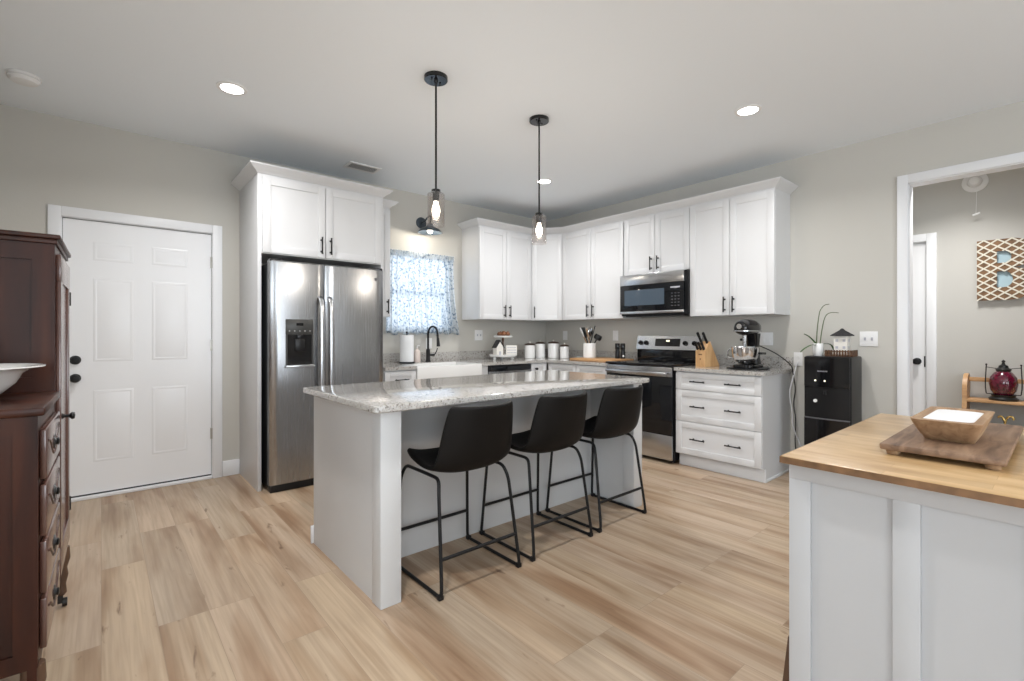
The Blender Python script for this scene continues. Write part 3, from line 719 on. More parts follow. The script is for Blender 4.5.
# ================================================================== ISLAND
t = thing('kitchen_island', 'white kitchen island with granite top and open seating side', 'island', (1.88, 2.35, 0))
ix0, ix1, iy0, iy1, ib = .922, 2.882, 1.95, 2.83, 2.338
part('end_panel', MB().box(ix0, ix0+.10, iy0, iy0+.09, 0, .866, .003).box(ix0+.006, ix0+.094, iy0+.088, iy1, 0, .866), 'island_white', t)
part('end_panel', MB().box(ix1-.10, ix1, iy0, iy0+.09, 0, .866, .003).box(ix1-.094, ix1-.006, iy0+.088, iy1, 0, .866), 'island_white', t)
part('cabinet_body', MB().box(ix0+.094, ix1-.094, ib, iy1, 0, .866), 'island_white', t)
part('apron', MB().box(ix0+.10, ix1-.10, ib-.02, ib-.0005, .80, .866, .002), 'island_white', t)
part('baseboard', MB().box(ix0-.008, ix1+.006, iy1+.0005, iy1+.015, 0, .10, .003), 'white_trim', t)
for k in range(3):
    a = 1.02+k*.615; mb = MB(); shaker(mb, (a, iy1+.0005, 0), X, Y, 0, .61, .12, .85); dr = part('door', mb, 'island_white', t)
    part('handle', pull((a, iy1, 0), X, Y, .55, .72), 'black_metal', dr)
def rrect(x0, x1, y0, y1, r, n=6):
    P = []
    for cx, cy, a0 in ((x1-r, y1-r, 0), (x0+r, y1-r, PI/2), (x0+r, y0+r, PI), (x1-r, y0+r, 3*PI/2)):
        for k in range(n+1): a = a0+PI/2*k/n; P.append((cx+r*math.cos(a), cy+r*math.sin(a)))
    return P
def island_top(x0, x1, y0, y1, zz0, zz1, r=.025, b=.005):
    R = []
    for ins, z in ((b, zz0), (0, zz0+b), (0, zz1-b), (b*.3, zz1-b*.3), (b, zz1)):
        R.append([(x, y, z) for x, y in rrect(x0+ins, x1-ins, y0+ins, y1-ins, r)])
    return MB().loft(R)
part('granite_top', island_top(.872, 2.900, 1.893, 2.86, .867, .899), 'granite', t, 'polished speckled granite top')

# ================================================================== STOOLS
def make_stool(loc, label):
    t = thing('counter_stool', label, 'bar stool', loc, 0, 'black counter stools at the island', local=True)
    prof = [(.185, .556), (.17, .563), (.10, .551), (.02, .534), (-.07, .524), (-.155, .526), (-.225, .560), (-.265, .645), (-.288, .755), (-.308, .85), (-.315, .874)]
    hw = [.195, .21, .226, .235, .24, .243, .245, .242, .231, .213, .20]
    mb = MB(); N = 14; G = []
    for (y, z), w_, i in zip(prof, hw, range(99)):
        k = max(0, min(1, (i-4)/3)); row = []
        for j in range(N+1):
            u = -1+2*j/N; a = abs(u)**2.6
            dz = .035*a*(1-k)+ (0 if i < 8 else -.010*(1-abs(u)**2)*((i-7)/3)); dy = .085*a*k + .02*a*(1-k)*(-1 if i < 2 else 0)
            x = u*w_*(1-.06*a*k)
            row.append(mb.bm.verts.new((x, y+dy, z+dz+.04*a*(1-k)*k*2)))
        G.append(row)
    for i in range(len(G)-1):
        for j in range(N): mb.bm.faces.new((G[i][j], G[i][j+1], G[i+1][j+1], G[i+1][j]))
    sh = part('seat_shell', mb, 'leather', t, sharp=180)
    m1 = sh.modifiers.new('thick', 'SOLIDIFY'); m1.thickness = .024; m1.offset = -1
    m2 = sh.modifiers.new('smooth', 'SUBSURF'); m2.levels = 1; m2.render_levels = 2
    R = .0085
    for s in (-1, 1):
        top = .522; tx = .195
        def rnd(P, r):
            Q = []
            for i, p in enumerate(P):
                p = Vector(p)
                if i in (0, len(P)-1): Q.append(p); continue
                a = Vector(P[i-1]); b = Vector(P[i+1]); ra = min(r, (a-p).length*.45); rb = min(r, (b-p).length*.45)
                A = p+(a-p).normalized()*ra; B = p+(b-p).normalized()*rb
                for k in range(5):
                    q_ = k/4; Q.append(A*(1-q_)**2+p*2*q_*(1-q_)+B*q_*q_)
            return Q
        # two legs and the floor runner are one bent tube per side: split as leg, leg, runner, seat_rail
        part('runner', MB().tube([(s*.236, .21, R), (s*.236, -.21, R)], R), 'black_metal', t)
        for f in (-1, 1):
            yb_ = f*.23; yt = -.135 if f < 0 else .165
            P = rnd([(s*.236, f*.208, R), (s*.236, yb_, R), (s*.232, yb_-f*.003, .06), (s*(tx+.016), yt+f*.035, .46), (s*tx, yt+f*.01, top), (s*tx, -.012-f*.002, top+.001)], .034)
            part('leg', MB().tube(P, R), 'black_metal', t)
            part('foot_cap', MB().box(s*.236-.013, s*.236+.013, yb_-.022 if f > 0 else yb_-.004, yb_+.004 if f > 0 else yb_+.022, 0.0, .022, .004), 'black_plastic', t)
    def legx(z): k = (z-.06)/.40; return .232+(.211-.232)*k
    def legy(z, f):
        k = (z-.06)/.40; a = f*.227; b = (-.17 if f < 0 else .20); return a+(b-a)*k
    for f in (-1, 1):
        z = .172; part('footrest', MB().cyl((-legx(z), legy(z, f), z), (legx(z), legy(z, f), z), .0085, seg=12), 'black_metal', t)
    return t
SY = 2.074
st = make_stool((1.400, SY, 0), 'black bucket-seat counter stool nearest the camera at the island')
dup(st, (1.972, SY, 0), 'middle of the three black bucket-seat counter stools at the island')
dup(st, (2.532, SY+.003, 0), 'black bucket-seat counter stool farthest right, nearest the range')

# ================================================================== PENDANTS, CEILING
def make_pendant(loc, label):
    t = thing('pendant_light', label, 'pendant light', loc, 0, 'glass pendants over the island', local=True)
    c = part('canopy', MB().lathe([(0, 0), (.07, 0), (.07, -.02), (.067, -.023), (.012, -.023), (.009, -.04), (0, -.04)], seg=36), 'black_gloss', t, 'glossy black round canopy')
    for s_ in (1, -1): part('screw', MB().cyl((.035*s_, .01*s_, -.022), (.035*s_, .01*s_, -.03), .006), 'black_metal', c)
    part('rod', MB().cyl((0, 0, -.04), (0, 0, -.678), .006, seg=12), 'black_metal', t)
    s = part('socket', MB().lathe([(0, -.674), (.026, -.676), (.028, -.692), (.0, -.694)]).lathe([(0, -.694), (.019, -.694), (.021, -.71), (.019, -.745), (0, -.745)]), 'black_metal', t)
    g = part('glass_shade', MB().lathe([(.006, -.694), (.045, -.696), (.052, -.704), (.053, -.895), (.0505, -.895), (.0495, -.706), (.044, -.699), (.006, -.697)], seg=40), 'clear_glass', t, 'clear glass cylinder')
    b = part('bulb', MB().lathe([(0, -.745), (.012, -.747), (.014, -.76), (.022, -.785), (.024, -.805), (.017, -.83), (0, -.84)]), 'bulb', t, 'glowing bulb')
    return t
pd = make_pendant((1.521, 2.468, ZC), 'glass cylinder pendant on black rod, nearer of the two over the island')
dup(pd, (2.378, 2.468, ZC), 'glass cylinder pendant on black rod, farther right over the island')
for x in (1.521, 2.378):
    d = bpy.data.lights.new('pendant_glow', 'POINT'); d.energy = 7; d.color = (1, .9, .78); d.shadow_soft_size = .03
    o = bpy.data.objects.new('pendant_glow', d); COL.objects.link(o); o.location = (x, 2.468, 1.80)
def make_down(loc, label):
    t = thing('recessed_light', label, 'ceiling light', loc, 0, 'recessed ceiling lights', local=True)
    part('trim_ring', MB().lathe([(.062, -.0005), (.085, -.0005), (.084, -.005), (.064, -.008), (.062, -.0005)], seg=36), 'white_plastic', t)
    part('diffuser', MB().lathe([(0, -.001), (.063, -.001), (.063, -.005), (0, -.007)], seg=36), 'led', t, 'lit diffuser')
    return t
DL = [((.621, 3.411, ZC), 'lit recessed ceiling light nearest the entry door'), ((3.372, 1.434, ZC), 'lit recessed ceiling light above the water cooler side'),
      ((3.38, 3.437, ZC), 'lit recessed ceiling light beside the far pendant rod')]
for i, (l, lab) in enumerate(DL):
    if i == 0: dl0 = make_down(l, lab)
    else: dup(dl0, l, lab)
for x, y, e_ in ((.621, 3.411, 17), (3.372, 1.434, 17), (3.38, 3.437, 17), (.62, 1.434, 17), (-2.4, -1.0, 17), (1.2, -1.4, 17)):  # last two are unseen lamps added over the living area
    d = bpy.data.lights.new('downlight', 'AREA'); d.shape = 'DISK'; d.size = .12; d.energy = e_; d.color = (1, .985, .97); d.spread = math.radians(150)
    o = bpy.data.objects.new('downlight', d); COL.objects.link(o); o.location = (x, y, ZC-.012)
t = thing('smoke_detector', 'round white smoke detector on ceiling at upper left', 'smoke detector', (-.35, 4.06, ZC))
part('base', MB().lathe([(0, -.0005), (.078, -.0005), (.078, -.012), (0, -.012)], (-.35, 4.06, ZC), 36), 'white_plastic', t)
part('cover', MB().lathe([(.07, -.012), (.072, -.022), (.06, -.038), (.03, -.043), (0, -.043)], (-.35, 4.06, ZC), 36), 'white_plastic', t)
t = thing('ceiling_vent', 'white louvered ceiling vent near the refrigerator cabinet', 'vent', (1.83, 4.25, ZC))
part('backing', MB().box(1.71, 1.95, 4.19, 4.31, ZC-.003, ZC-.0005), 'shadow_gap', t, 'dark sheet painted as duct shade')  # flat dark sheet stands in for the shade inside the duct
part('frame', MB().box(1.68, 1.98, 4.16, 4.19, ZC-.008, ZC-.0005, .002).box(1.68, 1.98, 4.31, 4.34, ZC-.008, ZC-.0005, .002).box(1.68, 1.71, 4.19, 4.31, ZC-.008, ZC-.0005, .002).box(1.95, 1.98, 4.19, 4.31, ZC-.008, ZC-.0005, .002), 'white_plastic', t)
mb = MB()
for k in range(14): x = 1.72+k*.0165; mb.box(x, x+.003, 4.19, 4.31, ZC-.010, ZC-.003)
part('louvers', mb, 'grey_plastic' if False else 'white_plastic', t)
# sconce
t = thing('wall_sconce', 'slate-black barn wall sconce above the curtained window', 'wall lamp', (2.68, YA, 2.43))
q = Vector((0, -1, 0)).to_track_quat('Z', 'Y').to_matrix()
part('wall_plate', MB().lathe([(0, .0005), (.062, .0005), (.062, .012), (.05, .02), (0, .022)], (2.68, YA, 2.43), q=q), 'slate_metal', t)
part('arm', MB().tube([(2.68, YA-.02, 2.43), (2.68, YA-.08, 2.43), (2.68, YA-.14, 2.47), (2.68, YA-.22, 2.47), (2.65, YA-.26, 2.44), (2.635, YA-.265, 2.365)], .009, smooth=2), 'slate_metal', t)
SC = (2.635, YA-.265, 2.295)
part('shade', MB().lathe([(0, .075), (.03, .073), (.035, .05), (.06, .035), (.10, .015), (.13, -.02), (.127, -.021), (.097, .011), (.058, .031), (.03, .045), (0, .05)], SC, 36), 'slate_metal', t)
part('bulb', MB().sphere((SC[0], SC[1], SC[2]+.0), .028), 'bulb', t, 'glowing bulb')
d = bpy.data.lights.new('sconce_glow', 'POINT'); d.energy = 7; d.color = (1, .92, .8); d.shadow_soft_size = .03
o = bpy.data.objects.new('sconce_glow', d); COL.objects.link(o); o.location = (SC[0], SC[1], SC[2]-.035)

# ================================================================== WALL PLATES
def plate(O, u, n, w, h, label, toggles=(), sockets=(), m='white_plastic', cat='wall plate', nm='wall_plate'):
    t = thing(nm, label, cat, O)
    part('cover', MB().obox(O, u, n, (-w/2, w/2), (.0005, .007), (-h/2, h/2), .002), m, t)
    for a in toggles: part('toggle', MB().obox(O, u, n, (a-.006, a+.006), (.007, .016), (-.012, .012), .002), 'text_grey', t)
    for a in sockets: part('socket', MB().obox(O, u, n, (a-.015, a+.015), (.0065, .009), (.006, .035), .002).obox(O, u, n, (a-.015, a+.015), (.0065, .009), (-.035, -.006), .002), m, t)
    return t
plate((XB, 1.03, 1.165), NY, NX, .118, .118, 'white double switch plate on wall right of the water cooler', toggles=(-.023, .023), cat='light switch', nm='light_switch')
plate((3.47, YA, 1.19), X, NY, .115, .125, 'white switch plate on wall right of the sink window', toggles=(-.023, .023), cat='light switch', nm='light_switch')
plate((2.78, YA, 1.10), X, NY, .075, .118, 'white outlet on wall behind the faucet', sockets=(0,), cat='outlet', nm='outlet')
plate((XB, 4.30, 1.185), NY, NX, .075, .118, 'white outlet on wall above the canisters', sockets=(0,), cat='outlet', nm='outlet')
plate((XB, 3.49, 1.185), NY, NX, .075, .118, 'white outlet on wall between crock and pepper mills', sockets=(0,), cat='outlet', nm='outlet')
plate((XB, 1.80, 1.16), NY, NX, .115, .118, 'white outlet plate on wall behind the stand mixer', sockets=(-.025, .025), cat='outlet', nm='outlet')
plate((XB, 1.536, .985), NY, NX, .07, .118, 'white outlet with plugged cord beside the right counter end', sockets=(0,), cat='outlet', nm='outlet')

# ================================================================== BACK COUNTER ITEMS
C0 = CT+.0005
# faucet
t = thing('kitchen_faucet', 'matte black gooseneck faucet with pull-down head at the sink', 'faucet', (2.71, 4.56, C0))
fx, fyy = 2.71, 4.56
part('base', MB().lathe([(0, 0), (.028, 0), (.028, .01), (.022, .02), (.022, .13), (.016, .14), (0, .14)], (fx, fyy, C0)), 'black_metal', t)
part('spout', MB().tube([(fx, fyy, C0+.13), (fx, fyy, C0+.30)]+[(fx+.008*(1-math.cos(a)), fyy-.085*(1-math.cos(a)), C0+.30+.085*math.sin(a)) for a in [PI*k/10 for k in range(1, 10)]]+[(fx+.016, fyy-.17, C0+.28), (fx+.018, fyy-.172, C0+.25)], .0115, smooth=1), 'black_metal', t)
part('spray_head', MB().cyl((fx+.018, fyy-.172, C0+.26), (fx+.022, fyy-.176, C0+.17), .014, .02), 'black_metal', t)
part('lever', MB().cyl((fx+.02, fyy-.01, C0+.075), (fx+.065, fyy-.03, C0+.075), .012).tube([(fx+.06, fyy-.03, C0+.075), (fx+.085, fyy-.035, C0+.11), (fx+.095, fyy-.04, C0+.15)], .0055), 'black_metal', t)
# paper towels
t = thing('paper_towel_holder', 'white paper towel roll on dark stand by the refrigerator', 'paper towel', (2.42, 4.5, C0))
part('base', MB().lathe([(0, 0), (.082, 0), (.082, .012), (0, .014)], (2.42, 4.5, C0)), 'black_metal', t)
part('roll', MB().lathe([(0, .015), (.07, .015), (.071, .02), (.071, .288), (.068, .292), (.02, .292), (.02, .28), (0, .28)], (2.42, 4.5, C0), 36), 'paper', t)
part('post', MB().cyl((2.42, 4.5, C0+.27), (2.42, 4.5, C0+.315), .006).sphere((2.42, 4.5, C0+.32), .011), 'black_metal', t)
t = thing('soap_bottle', 'small pinkish soap bottle between paper towels and faucet', 'soap bottle', (2.57, 4.55, C0))
part('bottle', MB().lathe([(0, 0), (.034, 0), (.036, .01), (.036, .11), (.025, .13), (.011, .138), (.011, .15), (0, .15)], (2.57, 4.55, C0)), 'soap', t)
part('pump', MB().cyl((2.57, 4.55, C0+.15), (2.57, 4.55, C0+.175), .006).box(2.565, 2.60, 4.543, 4.557, C0+.172, C0+.182, .003), 'white_plastic', t)
# tiered tray
tx, ty = 3.64, 4.40
t = thing('tiered_tray', 'white two-tier round tray on wooden post by the window wall', 'tiered tray', (tx, ty, C0))
part('lower_tray', MB().lathe([(0, .035), (.155, .035), (.162, .042), (.166, .062), (.160, .062), (.155, .05), (0, .048)], (tx, ty, C0), 40), 'white_ceramic', t)
for k in range(3):
    a = k*2*PI/3-1.1; x_, y_ = tx+.12*math.cos(a), ty+.12*math.sin(a)
    part('foot', MB().lathe([(0, 0), (.014, 0), (.02, .015), (.012, .035), (0, .035)], (x_, y_, C0)), 'white_ceramic', t)
part('post', MB().lathe([(0, .048), (.014, .048), (.011, .08), (.016, .12), (.009, .2), (.014, .235), (.009, .262), (0, .262)], (tx, ty, C0)), 'wicker', t)
part('upper_tray', MB().lathe([(0, .262), (.105, .262), (.112, .267), (.116, .283), (.110, .283), (.105, .274), (0, .273)], (tx, ty, C0), 36), 'white_ceramic', t)
for k in range(9):
    a = k*2.4; r = .075*math.sqrt((k+.4)/9); zz = C0+.274+.026
    s = .026+.006*math.sin(k*3)
    solo('pine_cone', MB().lathe([(0, -s), (s*.6, -s*.8), (s*.8, -.5*s), (s*.95, -s*.2), (s*.85, .2*s), (s*.7, .5*s), (s*.4, .9*s), (0, 1.25*s)], (tx+r*math.cos(a), ty+r*math.sin(a), zz+.004), 12), 'amber_bead',
         'brown cone ornament in the cluster on top tier of the white tray', 'ornament', (tx+r*math.cos(a), ty+r*math.sin(a), zz), group='brown cones on the top tier')
hx, hy = tx-.085, ty-.015
t = thing('toy_house', 'little white house with black roof on the tiered tray', 'ornament', (hx, hy, C0+.049), TH-PI/2+math.radians(40), local=True)
part('walls', MB().prism([(-.05, 0), (.05, 0), (.05, .11), (0, .175), (-.05, .11)], -.035, .035, lambda x, y, z: (x, z, y)), 'birdhouse_white', t)
part('roof', MB().prism([(-.066, .095), (-.058, .09), (0, .168), (0, .185)], -.04, .04, lambda x, y, z: (x, z, y)).prism([(.058, .09), (.066, .095), (0, .185), (0, .168)], -.04, .04, lambda x, y, z: (x, z, y)), 'roof_black', t)
part('door', MB().box(-.014, .014, -.037, -.0345, 0, .05), 'text_grey', t)
t = thing('block_sign', 'white block with small grey lettering on the tiered tray', 'sign block', (tx+.062, ty-.085, C0+.049), TH-PI/2, local=True)
part('block', MB().box(-.065, .065, -.02, .02, 0, .12, .003), 'birdhouse_white', t)
mb = MB(); random.seed(3)
for r_ in range(3):
    x = -.05
    while x < .045:
        w_ = random.choice((.008, .011, .014)); mb.box(x, x+w_, -.0208, -.0198, .088-r_*.03, .10-r_*.03); x += w_+.004
part('lettering', mb, 'text_grey', t)
# canisters
def canister(x, y, r, h, label):
    t = thing('canister', label, 'canister', (x, y, C0), group='white lidded canisters in the corner')
    part('jar', MB().lathe([(0, 0), (r-.006, 0), (r, .006), (r, h-.005), (r-.004, h), (0, h)], (x, y, C0), 36), 'white_ceramic', t)
    l = part('lid', MB().lathe([(0, h), (r+.002, h), (r+.003, h+.006), (r*.9, h+.016), (r*.4, h+.024), (0, h+.026)], (x, y, C0), 36), 'lid_wood', t, 'dark brown lid')
    part('knob', MB().sphere((x, y, C0+h+.032), .012), 'cream_ceramic', l)
canister(4.05, 4.37, .066, .165, 'white canister with dark lid, leftmost of the four in the corner')
canister(4.26, 4.40, .062, .18, 'white canister with dark lid, second from left in the corner')
canister(4.345, 4.25, .070, .185, 'largest white canister with dark lid, third from left')
canister(4.345, 4.06, .055, .15, 'smallest white canister with dark lid, nearest the cutting board')
# cutting board, crock, mills
t = thing('wooden_cutting_board', 'flat light wooden board on back counter left of the range', 'cutting board', (4.3, 3.5, C0))
part('board', MB().box(4.10, 4.50, 3.15, 3.75, C0, C0+.028, .005), 'board_wood', t)
B0 = C0+.0285
cx_, cy_ = 4.30, 3.62
t = thing('utensil_crock', 'white cylindrical crock holding utensils on the light wooden board', 'crock', (cx_, cy_, B0))
part('crock', MB().lathe([(0, 0), (.07, 0), (.074, .005), (.074, .17), (.068, .17), (.066, .012), (0, .012)], (cx_, cy_, B0), 36), 'white_ceramic', t)
def utensil(name, label, a, lean, L, m, head, twist=0):
    z0 = B0+.015; dx, dy = math.cos(a)*lean, math.sin(a)*lean
    bx, by = cx_-math.cos(a)*.03, cy_-math.sin(a)*.03
    t = thing(name, label, 'utensil', (bx, by, z0))
    d = Vector((dx, dy, 1)).normalized(); q_ = d.to_track_quat('Z', 'Y').to_matrix(); tip = Vector((bx, by, z0))+d*L
    part('shaft', MB().cyl((bx, by, z0), tip, .0055, .007, seg=8), m[0], t)
    mb = MB()
    if head == 'spoon': mb.lathe([(0, -.01), (.012, 0), (.026, .03), (.028, .05), (.018, .075), (0, .082)], tip, 16, 1, .25, q=q_)
    elif head == 'spatula': mb.loft([[tip+q_@Vector((sx*w_, sy*.003, zz)) for sx, sy in ((-1, -1), (1, -1), (1, 1), (-1, 1))] for w_, zz in ((.008, -.005), (.026, .015), (.03, .09))])
    elif head == 'whisk':
        for k in range(5):
            an = PI*k/5; pts = [tip+q_@Vector((math.cos(an)*.026*math.sin(PI*j/12)**.8*(1 if j <= 12 else 1), math.sin(an)*.026*math.sin(PI*j/12)**.8, .09*(1-math.cos(PI*j/12))/2)) for j in range(13)]
            mb.tube(pts, .0013, 5)
            pts = [tip+q_@Vector((-math.cos(an)*.026*math.sin(PI*j/12)**.8, -math.sin(an)*.026*math.sin(PI*j/12)**.8, .09*(1-math.cos(PI*j/12))/2)) for j in range(13)]
            mb.tube(pts, .0013, 5)
    else: mb.lathe([(0, 0), (.03, .005), (.035, .02), (.03, .045), (.026, .045), (.028, .02), (0, .012)], tip, 16, q=q_)
    bmesh.ops.scale(mb.bm, vec=(1.4, 1.4, 1.4), space=Matrix.Translation(-tip), verts=mb.bm.verts)
    part('head', mb, m[1], t)
# lean directions: image left is (-.76,.65)
LA = math.atan2(.652, -.758)
utensil('serving_spoon', 'white spoon leaning far left in the utensil crock', LA, .42, .25, ('bowl_wood', 'white_plastic'), 'spoon')
utensil('kitchen_spatula', 'black spatula leaning left behind white spoon in the crock', LA+.25, .34, .23, ('black_plastic', 'black_plastic'), 'spatula')
utensil('wooden_spoon', 'wooden spoon leaning slightly left in the crock', LA-.4, .2, .22, ('bowl_wood', 'bowl_wood'), 'spoon')
utensil('wire_whisk', 'steel whisk standing in the middle of the crock', LA+1.2, .08, .22, ('chrome', 'chrome'), 'whisk')
utensil('serving_spoon', 'steel serving spoon upright in the crock beside the whisk', LA+2.2, .15, .22, ('chrome', 'chrome'), 'spoon')
utensil('kitchen_spatula', 'dark spatula leaning right in the utensil crock', LA+PI-.1, .26, .24, ('black_plastic', 'black_plastic'), 'spatula')
utensil('soup_ladle', 'black ladle leaning farthest right in the utensil crock', LA+PI+.1, .58, .22, ('black_plastic', 'black_plastic'), 'ladle')
def mill(x, y, lab, dot):
    t = thing('pepper_mill', lab, 'pepper mill', (x, y, B0), group='black mills on the light board')
    part('body', MB().lathe([(0, 0), (.026, 0), (.027, .004), (.026, .06), (.023, .09), (.023, .10), (0, .10)], (x, y, B0)), 'black_plastic', t)
    part('grinder_head', MB().lathe([(0, .101), (.024, .101), (.027, .11), (.027, .165), (.024, .17), (0, .17)], (x, y, B0)), 'black_gloss', t)
    if dot:
        dv = Vector((-.652, -.758, 0)).normalized(); c = Vector((x, y, B0+.03))
        part('emblem', MB().cyl(c+dv*.024, c+dv*.028, .011, seg=16), 'text_white', t, 'round white emblem')
mill(4.42, 3.315, 'tall black mill nearer the outlet on the wooden board, left of the pair', False)
mill(4.42, 3.242, 'tall black mill with white dot, right one of the pair beside range', True)
t = thing('salt_dish', 'small dark glass dish left of the utensil crock', 'dish', (4.40, 3.86, C0))
part('dish', MB().lathe([(0, 0), (.03, 0), (.042, .03), (.038, .032), (.027, .006), (0, .005)], (4.40, 3.86, C0)), 'clear_soap', t)

# ---- right counter: knife block, mixer
kx, ky = 4.26, 2.205
t = thing('knife_block', 'tan wooden knife block on counter right of the range', 'knife block', (kx, ky, C0), math.radians(-104), local=True)
# local: x across, -y faces the camera
# slanted block: profile in (y, z)
part('block', MB().prism([(-.055, 0), (.13, 0), (.13, .015), (.01, .235), (-.055, .145)], -.055, .055, lambda y, z, x: (x, y, z)), 'bamboo', t)
part('logo', MB().box(-.02, .02, -.0565, -.0545, .108, .120).box(-.006, .006, -.0565, -.0545, .062, .08), 'ochre_wood', t)
kv = Vector((0, -.5, .87)).normalized()
face0, face1 = Vector((0, -.055, .145)), Vector((0, .01, .235))
i_ = 0
for kf, xs, L in ((.15, (-.036, .0, .036), .08), (.82, (-.032, .032), .115)):
    for x_ in xs:
        p = face0.lerp(face1, kf)+Vector((x_, 0, 0)); i_ += 1
        k = thing('kitchen_knife', ('black-handled knife in %s of the wooden block, %s' % ({.15: 'the lower row', .82: 'the upper row'}[kf], {-1: 'left side', 0: 'centre', 1: 'right side'}[(x_ > .001)-(x_ < -.001)])), 'knife', t.matrix_basis @ p if False else (0, 0, 0), group='knives in the wooden block', local=True)
        R = Matrix.Translation((kx, ky, C0)) @ Matrix.Rotation(t.rotation_euler.z, 4, 'Z')
        k.location = R @ p; k.rotation_euler = t.rotation_euler
        q_ = kv.to_track_quat('Z', 'Y').to_matrix()
        part('handle', MB().loft([[q_@Vector((a*s_*.009, b*s_*.012, z)) for a, b in ((-1, -.6), (-.6, -1), (.6, -1), (1, -.6), (1, .6), (.6, 1), (-.6, 1), (-1, .6))] for s_, z in ((.8, .002), (1, .01), (.85, L*.5), (1.05, L-.012), (.8, L))]), 'black_plastic', k)
        part('bolster', MB().loft([[q_@Vector((a*.006, b*.010, z)) for a, b in ((-1, -1), (1, -1), (1, 1), (-1, 1))] for z in (.0004, .0022)]), 'silver_steel', k)
# mixer
mxx, mxy = 4.27, 1.815
ang = math.radians(180)
t = thing('stand_mixer', 'black stand mixer with steel bowl on the right counter', 'stand mixer', (mxx, mxy, C0+.013), ang, local=True)  # local +x = head direction
part('base', MB().loft([[(x, y, z) for x, y in rrect(-.15+i, .15-i, -.09+i, .09-i, .07-i*.5)] for i, z in ((.004, 0), (0, .006), (0, .022), (.012, .03))]), 'black_gloss', t)
part('column', MB().loft([[(cx0+x*sx_, y*sy_, z) for x, y in rrect(-.5, .5, -.5, .5, .3)] for cx0, sx_, sy_, z in ((-.10, .10, .12, .028), (-.105, .085, .10, .08), (-.105, .08, .09, .18), (-.10, .10, .10, .25), (-.09, .14, .11, .295))]), 'black_gloss', t)
part('head', MB().loft([[(x, math.cos(a)*r*.95, (.34)+math.sin(a)*r*(1.0 if math.sin(a) > 0 else .8)) for a in [2*PI*k/24 for k in range(24)]] for x, r in ((-.165, .02), (-.16, .045), (-.13, .062), (-.05, .078), (.06, .078), (.12, .072), (.15, .058), (.16, .036), (.162, .01))]), 'black_gloss', t)
part('trim_band', MB().loft([[(x*1.0, y, z) for x, y in rrect(-.15, .165, -.076, .076, .06)] for z in (.312, .322)]), 'silver_steel', t, 'silver band round the head')
part('attachment_hub', MB().cyl((.150, 0, .355), (.175, 0, .355), .024, .022), 'silver_steel', t, 'round silver hub cap')
part('beater_shaft', MB().cyl((.07, 0, .28), (.07, 0, .17), .02, .012).cyl((.07, 0, .17), (.07, 0, .09), .008), 'silver_steel', t)
bw = part('bowl', MB().lathe([(0, .034), (.045, .034), (.05, .042), (.075, .055), (.10, .09), (.108, .14), (.11, .175), (.114, .177), (.113, .181), (.107, .18), (.104, .14), (.095, .09), (.07, .06), (0, .05)], (.06, 0, 0), 40), 'chrome', t, 'polished steel bowl')
part('bowl_handle', MB().tube([(.06, -.108, .16), (.06, -.135, .16), (.06, -.15, .14), (.06, -.15, .10), (.06, -.135, .08), (.06, -.098, .085)], .006, smooth=2), 'chrome', bw)
part('bowl_arm', MB().box(-.08, .03, .105, .118, .115, .13, .003).box(-.08, .03, -.118, -.105, .115, .13, .003).box(-.085, -.07, -.118, .118, .113, .132, .003), 'black_gloss', t)
part('lever', MB().cyl((-.06, -.05, .24), (-.06, -.08, .24), .008).sphere((-.06, -.085, .24), .012), 'black_plastic', t)
t = thing('round_tray', 'black round sliding tray under the stand mixer', 'tray', (mxx, mxy, C0))
part('disc', MB().lathe([(0, 0), (.165, 0), (.172, .005), (.172, .009), (.165, .0125), (0, .0125)], (mxx, mxy, C0), 48), 'black_satin', t)
# mixer cord and cords by the counter end
solo('power_cord', MB().tube([(4.40, 1.87, 1.13), (4.47, 1.80, 1.10), (4.50, 1.68, 1.04), (4.50, 1.58, .965), (4.53, 1.555, .925), (4.55, 1.553, .86), (4.56, 1.535, .72), (4.57, 1.56, .6), (4.57, 1.535, .45), (4.57, 1.55, .2), (4.56, 1.47, .02), (4.55, 1.42, .012)], .0045, 8, 2), 'black_plastic',
     'black cord running from stand mixer down beside the drawer cabinet', 'cord')
solo('power_cord', MB().tube([(4.606, 1.535, .96), (4.585, 1.54, .93), (4.53, 1.555, .80), (4.53, 1.578, .68), (4.53, 1.55, .52), (4.55, 1.56, .40), (4.59, 1.49, .2), (4.59, 1.45, .02), (4.58, 1.41, .012)], .005, 8, 2), 'cord_white',
     'pale grey cord hanging beside the end of the drawer cabinet', 'cord')

# ================================================================== WATER COOLER
wy0, wy1, wx, wz = 1.068, 1.388, 4.285, 1.028
t = thing('water_cooler', 'glossy black bottom-loading water cooler against the right wall', 'water cooler', (4.44, 1.235, 0))
part('cabinet_shell', MB().loft([[(x, y, z) for x, y in rrect(wx+.012+i, 4.60, wy0+i, wy1-i, .02)] for i, z in ((.004, 0), (0, .01), (0, wz-.015), (.004, wz-.004), (.012, wz))]), 'black_satin', t)
def wfront(z0_, z1_, ins=0): # gently bowed front plates
    R = []
    for z in (z0_, z1_):
        f_ = [(wx-.012*math.sin(PI*k/10)-ins+.002, wy0+.006+(wy1-wy0-.012)*k/10, z) for k in range(11)]
        R.append(f_+[(wx+.013, wy1-.006, z), (wx+.013, wy0+.006, z)])
    return MB().loft(R)
cpn = part('control_face', wfront(.79, wz-.008), 'black_gloss', t)
part('dispense_bay', wfront(.545, .787, -.006), 'black_plastic', t)
part('lower_door', wfront(.03, .535), 'black_gloss', t)
part('bay_trim', wfront(.536, .544, .003), 'grey_plastic', t)
mb = MB(); random.seed(5); yq = 1.285
